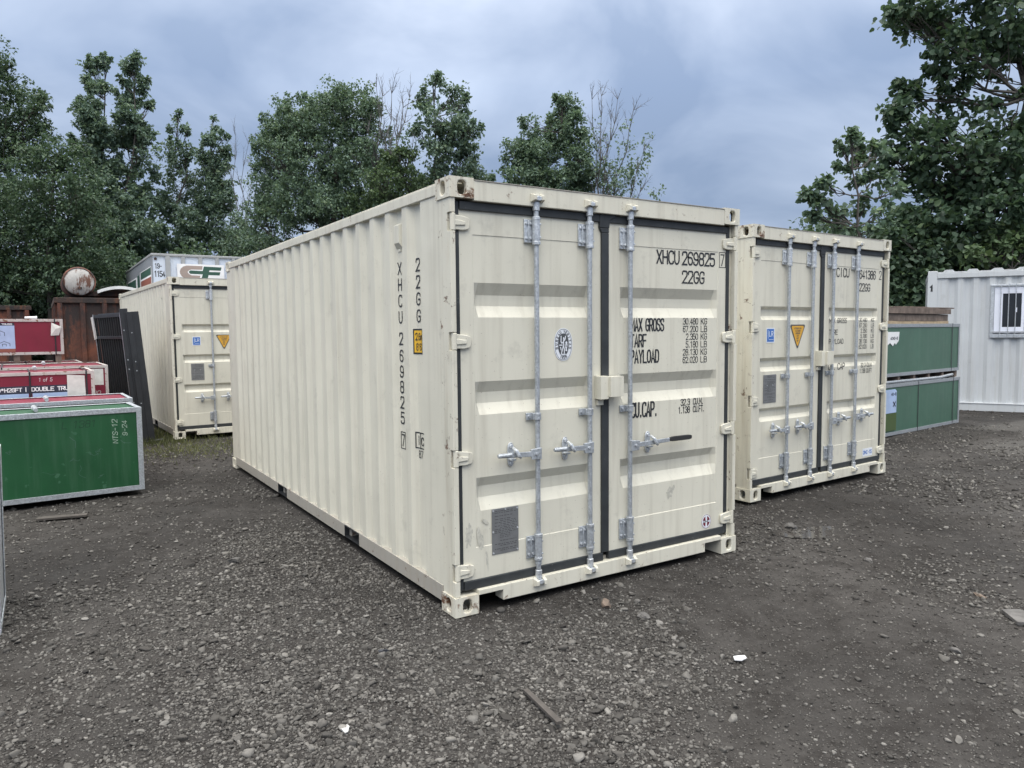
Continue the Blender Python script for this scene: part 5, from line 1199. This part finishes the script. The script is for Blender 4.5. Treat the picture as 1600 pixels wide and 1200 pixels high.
def branch_path(a, b, rr, wob=.06, n=5, sag=.15):
    a, b = np.array(a, float), np.array(b, float); L = np.linalg.norm(b-a); P = []
    for i in range(n+1):
        t = i/n; p = a+(b-a)*t; p = p+rr.normal(0, wob*L*.35, 3)*math.sin(math.pi*t); p[2] -= sag*L*math.sin(math.pi*t)*.5; P.append(p)
    return P
def tree(name, label, cat, D, foot_px, blobs, leaf=.14, per=26, sig=.34, cover=1.0, mat='leaf_mid', seed=1, tpl=LEAF4, group='trees beyond the yard', trunk_r=.16, depth=1.0, gaps=.0, tall=None):
    """blobs: (px, py, rx, ry[, dD]) of leafy masses as seen from the yard; each is a full ellipsoid of leaves at distance D"""
    rr = np.random.default_rng(seed); k = D/FPX; fine = .80 if tpl is LEAF4 else .86; leaf *= fine; sig *= fine+.04
    B = []
    for b in blobs:
        px, py, rx, ry = b[:4]; dd = b[4] if len(b) > 4 else rr.uniform(-.6, .6)*depth
        B.append((at(px, py, D+dd), rx*k, ry*k))
    foot = at(foot_px, 520, D); foot[2] = -.1
    t = thing(name, label, cat, tuple(foot), 0, group)
    O = foot
    cen = []; sg = []; own = []
    for bi, (c, rx, rz) in enumerate(B):
        ra = rx*depth
        n = max(5, int(cover*1.15*(4*rx*rz+2*rx*ra)/(sig*sig)))
        d = rr.normal(size=(n, 3)); d /= np.linalg.norm(d, axis=1)[:, None]
        q = (0.35+0.65*rr.random(n)**.55)
        lump = 1+.22*np.sin(d[:, 0]*5+bi)+.18*np.sin(d[:, 2]*7+bi*2)+.12*np.sin(d[:, 1]*9)
        p = c+d*np.stack([rx*q*lump, ra*q*lump, rz*q*lump], 1)
        # turn the ellipsoid so that its width lies across the view
        R2 = np.stack([CR_*np.array([1, 1, 0]), np.array([CF_[0], CF_[1], 0]), np.array([0, 0, 1.0])]); R2 = R2/np.linalg.norm(R2, axis=1)[:, None]
        p = c+(p-c)@R2
        tn = max(2, n//14); td = rr.normal(size=(tn, 3)); td[:, 2] = td[:, 2]*.8+.35; td /= np.linalg.norm(td, axis=1)[:, None]
        tl = rr.uniform(.2, 1.0, tn)*min(.42, .4*rx+.05)
        tuft = np.concatenate([(td@R2)*(np.stack([rx*.80+tl*f, ra*.80+tl*f, rz*.80+tl*f], 1)) for f in (.15, .5, .85)])+c; tuft[:, 2] += np.repeat([0, .03, .1], tn)
        if gaps:
            keep = vnoise(p[:, 0]*1.3+seed*7, p[:, 2]*1.3)+vnoise(p[:, 0]*2.9, p[:, 2]*2.9+p[:, 1])*.6 > -.5+gaps
            p = p[keep]
        cen.append(p); own += [bi]*len(p); sg.append(sig*rr.uniform(.55, 1.3, len(p)))
        cen.append(tuft); own += [bi]*len(tuft); sg.append(sig*np.repeat([.6, .45, .28], tn))
    cen = np.concatenate(cen); sg = np.concatenate(sg); ok = cen[:, 2] > .3; cen, sg = cen[ok], sg[ok]; own = np.array(own)[ok]
    leaf_cloud('crown', cen-O, sg, per, leaf, rr, mat, t, tpl)
    mb = MB(); ztop = max(c[2]+rz*.1 for c, rx, rz in B) if tall is None else tall
    hi = max(B, key=lambda b: b[0][2])[0]; top = np.array([hi[0], hi[1], ztop]); low = min(c[2]-rz for c, rx, rz in B)
    P = branch_path(foot, top, rr, .05, 9, 0); R = [trunk_r*(1-.93*(i/9)**.8)+.006 for i in range(10)]; R[0] *= 1.35
    mb.tube([p-O for p in P], R, 9)
    for bi, (c, rx, rz) in enumerate(B):
        zj = max(min(c[2]-rz*.9-.25*np.linalg.norm(c[:2]-foot[:2]), ztop*.9), min(1.2, ztop*.3)); j = min(range(10), key=lambda i: abs(P[i][2]-zj)); a = P[j]
        if np.linalg.norm(c-a) < .3: continue
        r0 = max(.02, R[j]*.55); Q = branch_path(a, c, rr, .10, 5, .18); mb.tube([p-O for p in Q], [r0*(1-.75*i/5) for i in range(6)], 6)
        mine = cen[own == bi]
        for q in mine[::max(1, len(mine)//14)]: mb.tube([p-O for p in branch_path(Q[rr.integers(2, 6)], q, rr, .12, 3, .1)], [r0*.28+.006, r0*.18+.005, r0*.10+.004, .004], 5)
    mb.build('trunk', 'bark', t, smooth=60)
    return t
def bare_tree(label, D, foot_px, tops, seed, group='bare branched trees', r0=.07, fork=.35, leaves=None):
    rr = np.random.default_rng(seed); foot = at(foot_px, 520, D); foot[2] = -.1
    t = thing('bare_tree', label, 'tree', tuple(foot), 0, group); mb = MB(); O = foot
    def sub(a, d, L, r, lv):
        P = [a]; dd = d.copy(); n = 4
        for i in range(n): dd = dd+rr.normal(0, .10, 3); dd[2] += .05; dd /= np.linalg.norm(dd); P.append(P[-1]+dd*L/n)
        mb.tube([p-O for p in P], [r*(1-.8*i/n) for i in range(n+1)], 5)
        if lv > 0:
            for i in range(1, n+1):
                for _ in range(1 if lv == 2 else 2):
                    if rr.random() < .8:
                        s = dd+rr.normal(0, .55, 3); s[2] += .25; s /= np.linalg.norm(s); sub(P[i], s, L*rr.uniform(.28, .5), r*.42, lv-1)
    main_top = at(*tops[0], D); z = main_top[2]*fork
    stem = branch_path(foot, foot+(main_top-foot)*fork, rr, .03, 4, 0); mb.tube([p-O for p in stem], [r0*(1-.35*i/4) for i in range(5)], 7)
    for tp in tops:
        b = at(tp[0], tp[1], D+rr.uniform(-.5, .5)); Q = branch_path(stem[-1] if rr.random() < .6 else stem[3], b, rr, .07, 7, .06)
        mb.tube([p-O for p in Q], [r0*.42*(1-.9*i/7)+.003 for i in range(8)], 6)
        for i in range(1, 8):
            for _ in range(3):
                d = (Q[i]-Q[i-1]); d /= np.linalg.norm(d); d = d*.9+rr.normal(0, .40, 3); d[2] += .3; d /= np.linalg.norm(d); sub(Q[i], d, rr.uniform(.5, 1.25)*(1.1-.08*i), r0*.11+.002, 1)
    mb.build('trunk', 'twig', t, smooth=60)
    if leaves:
        C = np.array([at(px, py, D+rr.uniform(-.5, .5)) for px, py, n in leaves for _ in range(n)]); C += rr.normal(0, .28, C.shape)
        leaf_cloud('crown', C-O, np.full(len(C), .26), 12, .13, rr, 'leaf_cool', t)
    return t
TG = 'trees along the back of the yard'
tree('broadleaf_tree', 'tall dark leafy tree at the far left edge, its top cut by the picture edge', 'tree', 24, -40,
     [(-30, 150, 70, 75), (-6, 106, 24, 34), (25, 175, 48, 52), (62, 160, 18, 16), (40, 215, 40, 40), (0, 260, 70, 60), (-60, 260, 80, 120), (10, 350, 80, 80)], .13, 28, .34, 1.0, 'leaf_deep', 21, group=TG, depth=.9, gaps=.18)
tree('broadleaf_tree', 'rounded dense tree behind the rusty tank, lower than its neighbours', 'tree', 22.5, 70,
     [(85, 250, 40, 40), (60, 300, 60, 60), (120, 300, 38, 50), (40, 380, 80, 70), (125, 390, 60, 70), (90, 450, 100, 50), (-20, 430, 70, 70)], .13, 28, .34, 1.1, 'leaf_deep', 22, group=TG)
tree('poplar_tree', 'slender clumpy tree, left of the twin tall poplars', 'tree', 27, 160,
     [(147, 103, 13, 13), (164, 97, 6, 9), (136, 130, 5, 6), (153, 138, 15, 8), (124, 166, 9, 11), (143, 165, 15, 12), (140, 187, 22, 18), (155, 208, 24, 20), (138, 230, 28, 22), (160, 245, 26, 22), (155, 290, 38, 40), (160, 350, 40, 50), (155, 420, 45, 40)], .17, 24, .22, .9, 'leaf_cool', 23, group=TG, trunk_r=.09, gaps=.26)
tree('poplar_tree', 'slender clumpy tree with the right hand top of the twin tall poplars', 'tree', 27.5, 205,
     [(204, 102, 13, 14), (214, 92, 5, 6), (196, 133, 12, 9), (224, 134, 10, 12), (193, 158, 15, 12), (229, 165, 7, 7), (210, 160, 10, 8), (198, 184, 22, 14), (215, 203, 18, 14), (195, 222, 32, 22), (222, 215, 12, 10), (225, 230, 22, 24), (215, 290, 42, 45), (205, 360, 50, 55), (215, 420, 50, 30)], .17, 24, .22, .9, 'leaf_cool', 24, group=TG, trunk_r=.09, gaps=.26)
tree('poplar_tree', 'thin pointed tree right of the twin poplars, above the trailer', 'tree', 29, 292,
     [(277, 186, 6, 9), (279, 206, 13, 13), (294, 208, 6, 9), (268, 232, 13, 14), (288, 238, 14, 14), (280, 262, 18, 16), (285, 285, 20, 20), (268, 325, 28, 30), (292, 350, 25, 30), (275, 385, 35, 20)], .16, 24, .24, .9, 'leaf_cool', 25, group=TG, trunk_r=.09, gaps=.24)
tree('poplar_tree', 'thin pointed tree with two peaks next to the bare branches, above the trailer', 'tree', 29.5, 335,
     [(331, 194, 7, 11), (351, 212, 5, 10), (329, 218, 13, 12), (350, 232, 9, 13), (318, 248, 14, 14), (340, 252, 17, 16), (325, 275, 18, 16), (350, 285, 14, 18), (325, 310, 28, 30), (350, 320, 20, 30), (330, 360, 32, 30), (355, 385, 28, 20)], .16, 24, .24, .9, 'leaf_cool', 26, group=TG, trunk_r=.09, gaps=.22)
bare_tree('bare branched tree rising from the bushes right of the two peaked tree', 29, 362, [(368, 212), (388, 225), (392, 262), (380, 300)], 31, r0=.06)
tree('leafy_bush', 'small leafy bush just left of the big round tree', 'bush', 28, 385,
     [(372, 345, 14, 14), (388, 365, 16, 18), (370, 382, 24, 18), (404, 330, 8, 12), (410, 385, 20, 18)], .13, 24, .26, .9, 'leaf_cool', 27, group=TG, trunk_r=.06, gaps=.1)
tree('broadleaf_tree', 'large round leafy tree above the left wall of the large container', 'tree', 26, 510,
     [(468, 178, 30, 26), (438, 205, 28, 26), (505, 165, 30, 22), (415, 235, 20, 20), (535, 170, 45, 36), (490, 190, 48, 40), (450, 215, 40, 32), (425, 215, 22, 18), (560, 190, 40, 42), (590, 230, 30, 40), (500, 250, 70, 55), (430, 275, 40, 35), (412, 262, 12, 8), (560, 270, 60, 50), (420, 320, 34, 28), (470, 320, 70, 50), (540, 340, 80, 50), (405, 350, 22, 24), (440, 385, 60, 35), (590, 340, 50, 50), (535, 148, 16, 12), (510, 152, 10, 10)], .13, 28, .30, 1.05, 'leaf_mid', 28, group=TG, trunk_r=.22, gaps=.14)
bare_tree('tall bare twiggy tree between the round tree and the maple, above the container', 25, 598, [(588, 136), (598, 150), (612, 146), (640, 152), (630, 168), (652, 215), (575, 205), (620, 190)], 32, r0=.10, fork=.45)
tree('maple_tree', 'open crowned maple with a pointed top above the rusty container corner', 'tree', 25.5, 680,
     [(676, 124, 9, 10), (672, 160, 26, 18), (702, 150, 24, 24), (725, 165, 10, 16), (690, 185, 32, 22), (650, 203, 8, 8), (725, 200, 14, 16), (712, 215, 30, 25), (740, 205, 10, 12), (690, 240, 36, 25), (735, 240, 18, 20), (715, 270, 40, 25), (680, 290, 50, 25), (755, 280, 16, 10), (735, 300, 40, 22)], .16, 22, .26, .85, 'leaf_cool', 29, group=TG, trunk_r=.12, gaps=.24)
tree('leafy_bush', 'lighter green bush between the round tree and the maple', 'bush', 24.5, 610,
     [(618, 250, 22, 20), (640, 240, 18, 18), (600, 290, 34, 28), (640, 285, 32, 24), (570, 330, 36, 26), (615, 330, 40, 26)], .13, 24, .27, .85, 'leaf_fresh', 30, group=TG, trunk_r=.07, gaps=.1)
tree('broadleaf_tree', 'dense tree standing alone above the door header of the large container', 'tree', 27, 870,
     [(880, 160, 14, 14), (893, 165, 12, 16), (878, 185, 22, 16), (896, 185, 14, 14), (845, 200, 26, 18), (822, 195, 9, 12), (865, 215, 34, 22), (815, 225, 20, 16), (895, 215, 22, 20), (845, 245, 44, 26), (800, 245, 12, 16), (900, 250, 30, 26), (825, 275, 36, 24), (875, 280, 50, 26), (912, 212, 10, 10), (915, 285, 26, 24), (860, 320, 60, 30)], .15, 24, .26, 1.0, 'leaf_mid', 33, group=TG, trunk_r=.14, gaps=.16)
bare_tree('half bare tree with a leafy skirt, right of the lone dense tree', 26.5, 935, [(925, 155), (940, 150), (965, 155), (990, 172), (955, 190), (1005, 240), (1000, 300)], 34, r0=.09, fork=.48,
    leaves=[(960, 265, 10), (975, 250, 8), (985, 275, 9), (945, 285, 10), (965, 290, 12), (1004, 232, 4), (998, 248, 4), (1000, 272, 4), (962, 195, 4), (985, 235, 4), (925, 205, 5), (1010, 308, 5), (980, 308, 8), (940, 255, 5), (950, 305, 12)])
MG = 'maples on the right'
tree('maple_tree', 'huge dark maple filling the right side, overhanging the white office', 'tree', 20, 1560,
     [(1400, 22, 26, 14), (1440, 15, 40, 24), (1420, 45, 20, 12), (1500, 20, 60, 40), (1580, 20, 60, 50), (1480, 70, 30, 26), (1530, 90, 60, 50), (1600, 110, 60, 60), (1470, 108, 18, 14), (1500, 150, 50, 40), (1415, 150, 26, 14), (1400, 172, 14, 12), (1450, 170, 45, 30), (1405, 195, 20, 24), (1580, 190, 70, 50), (1450, 220, 50, 36), (1520, 240, 60, 44), (1390, 240, 24, 24), (1420, 270, 45, 32), (1600, 270, 60, 50), (1480, 290, 60, 30), (1540, 330, 80, 45), (1450, 340, 60, 30), (1420, 380, 60, 36), (1520, 400, 90, 40), (1640, 330, 60, 80), (1650, 60, 60, 90), (1620, -40, 90, 50), (1520, -40, 70, 40)],
     .185, 19, .38, .92, 'leaf_maple', 35, LEAF_M, MG, .28, .8, .30)
tree('maple_tree', 'young airy maple behind the right container, left of the huge maple', 'tree', 17.5, 1378,
     [(1332, 214, 5, 4), (1318, 232, 10, 5), (1343, 230, 9, 6), (1318, 262, 9, 5), (1345, 254, 11, 6), (1375, 236, 12, 12), (1335, 284, 14, 8), (1368, 272, 16, 14), (1260, 306, 6, 5), (1290, 288, 10, 6), (1284, 313, 12, 6), (1312, 328, 14, 9), (1348, 322, 18, 12), (1300, 352, 18, 8), (1274, 336, 9, 5), (1342, 358, 26, 10), (1378, 330, 16, 20), (1394, 300, 18, 24)],
     .15, 9, .20, .40, 'leaf_mid', 36, LEAF_M, MG, .07, .9, .0)
tree('leafy_bush', 'pale green bush low against the huge maple, above the office roof', 'bush', 18.8, 1560,
     [(1560, 385, 26, 16), (1585, 360, 20, 16), (1540, 400, 26, 14), (1600, 395, 30, 16)], .16, 16, .3, .7, 'leaf_fresh', 37, LEAF_M, MG, .06, .9, .05)
def undergrowth():
    rr = np.random.default_rng(50); C = []
    for px0, px1, D0, D1, zt, n in ((-260, 420, 25.5, 29, 4.5, 1500), (400, 1250, 30, 33, 5.0, 3600), (1230, 1900, 20.5, 24, 4.6, 2000), (1370, 1460, 19.4, 20.5, 4.2, 420), (-120, 140, 22.8, 24, 3.6, 420)):
        px = rr.uniform(px0, px1, n); D = rr.uniform(D0, D1, n); z = zt*rr.random(n)**.85*(1+.25*vnoise(px*.02, D))
        for a, d, zz in zip(px, D, z):
            p = at(a, 520, d); p[2] = zz; C.append(p)
    C = np.array(C); o = leaf_cloud('undergrowth', C, np.full(len(C), .5), 20, .18, rr, 'leaf_deep', None); o['kind'] = 'stuff'
undergrowth()
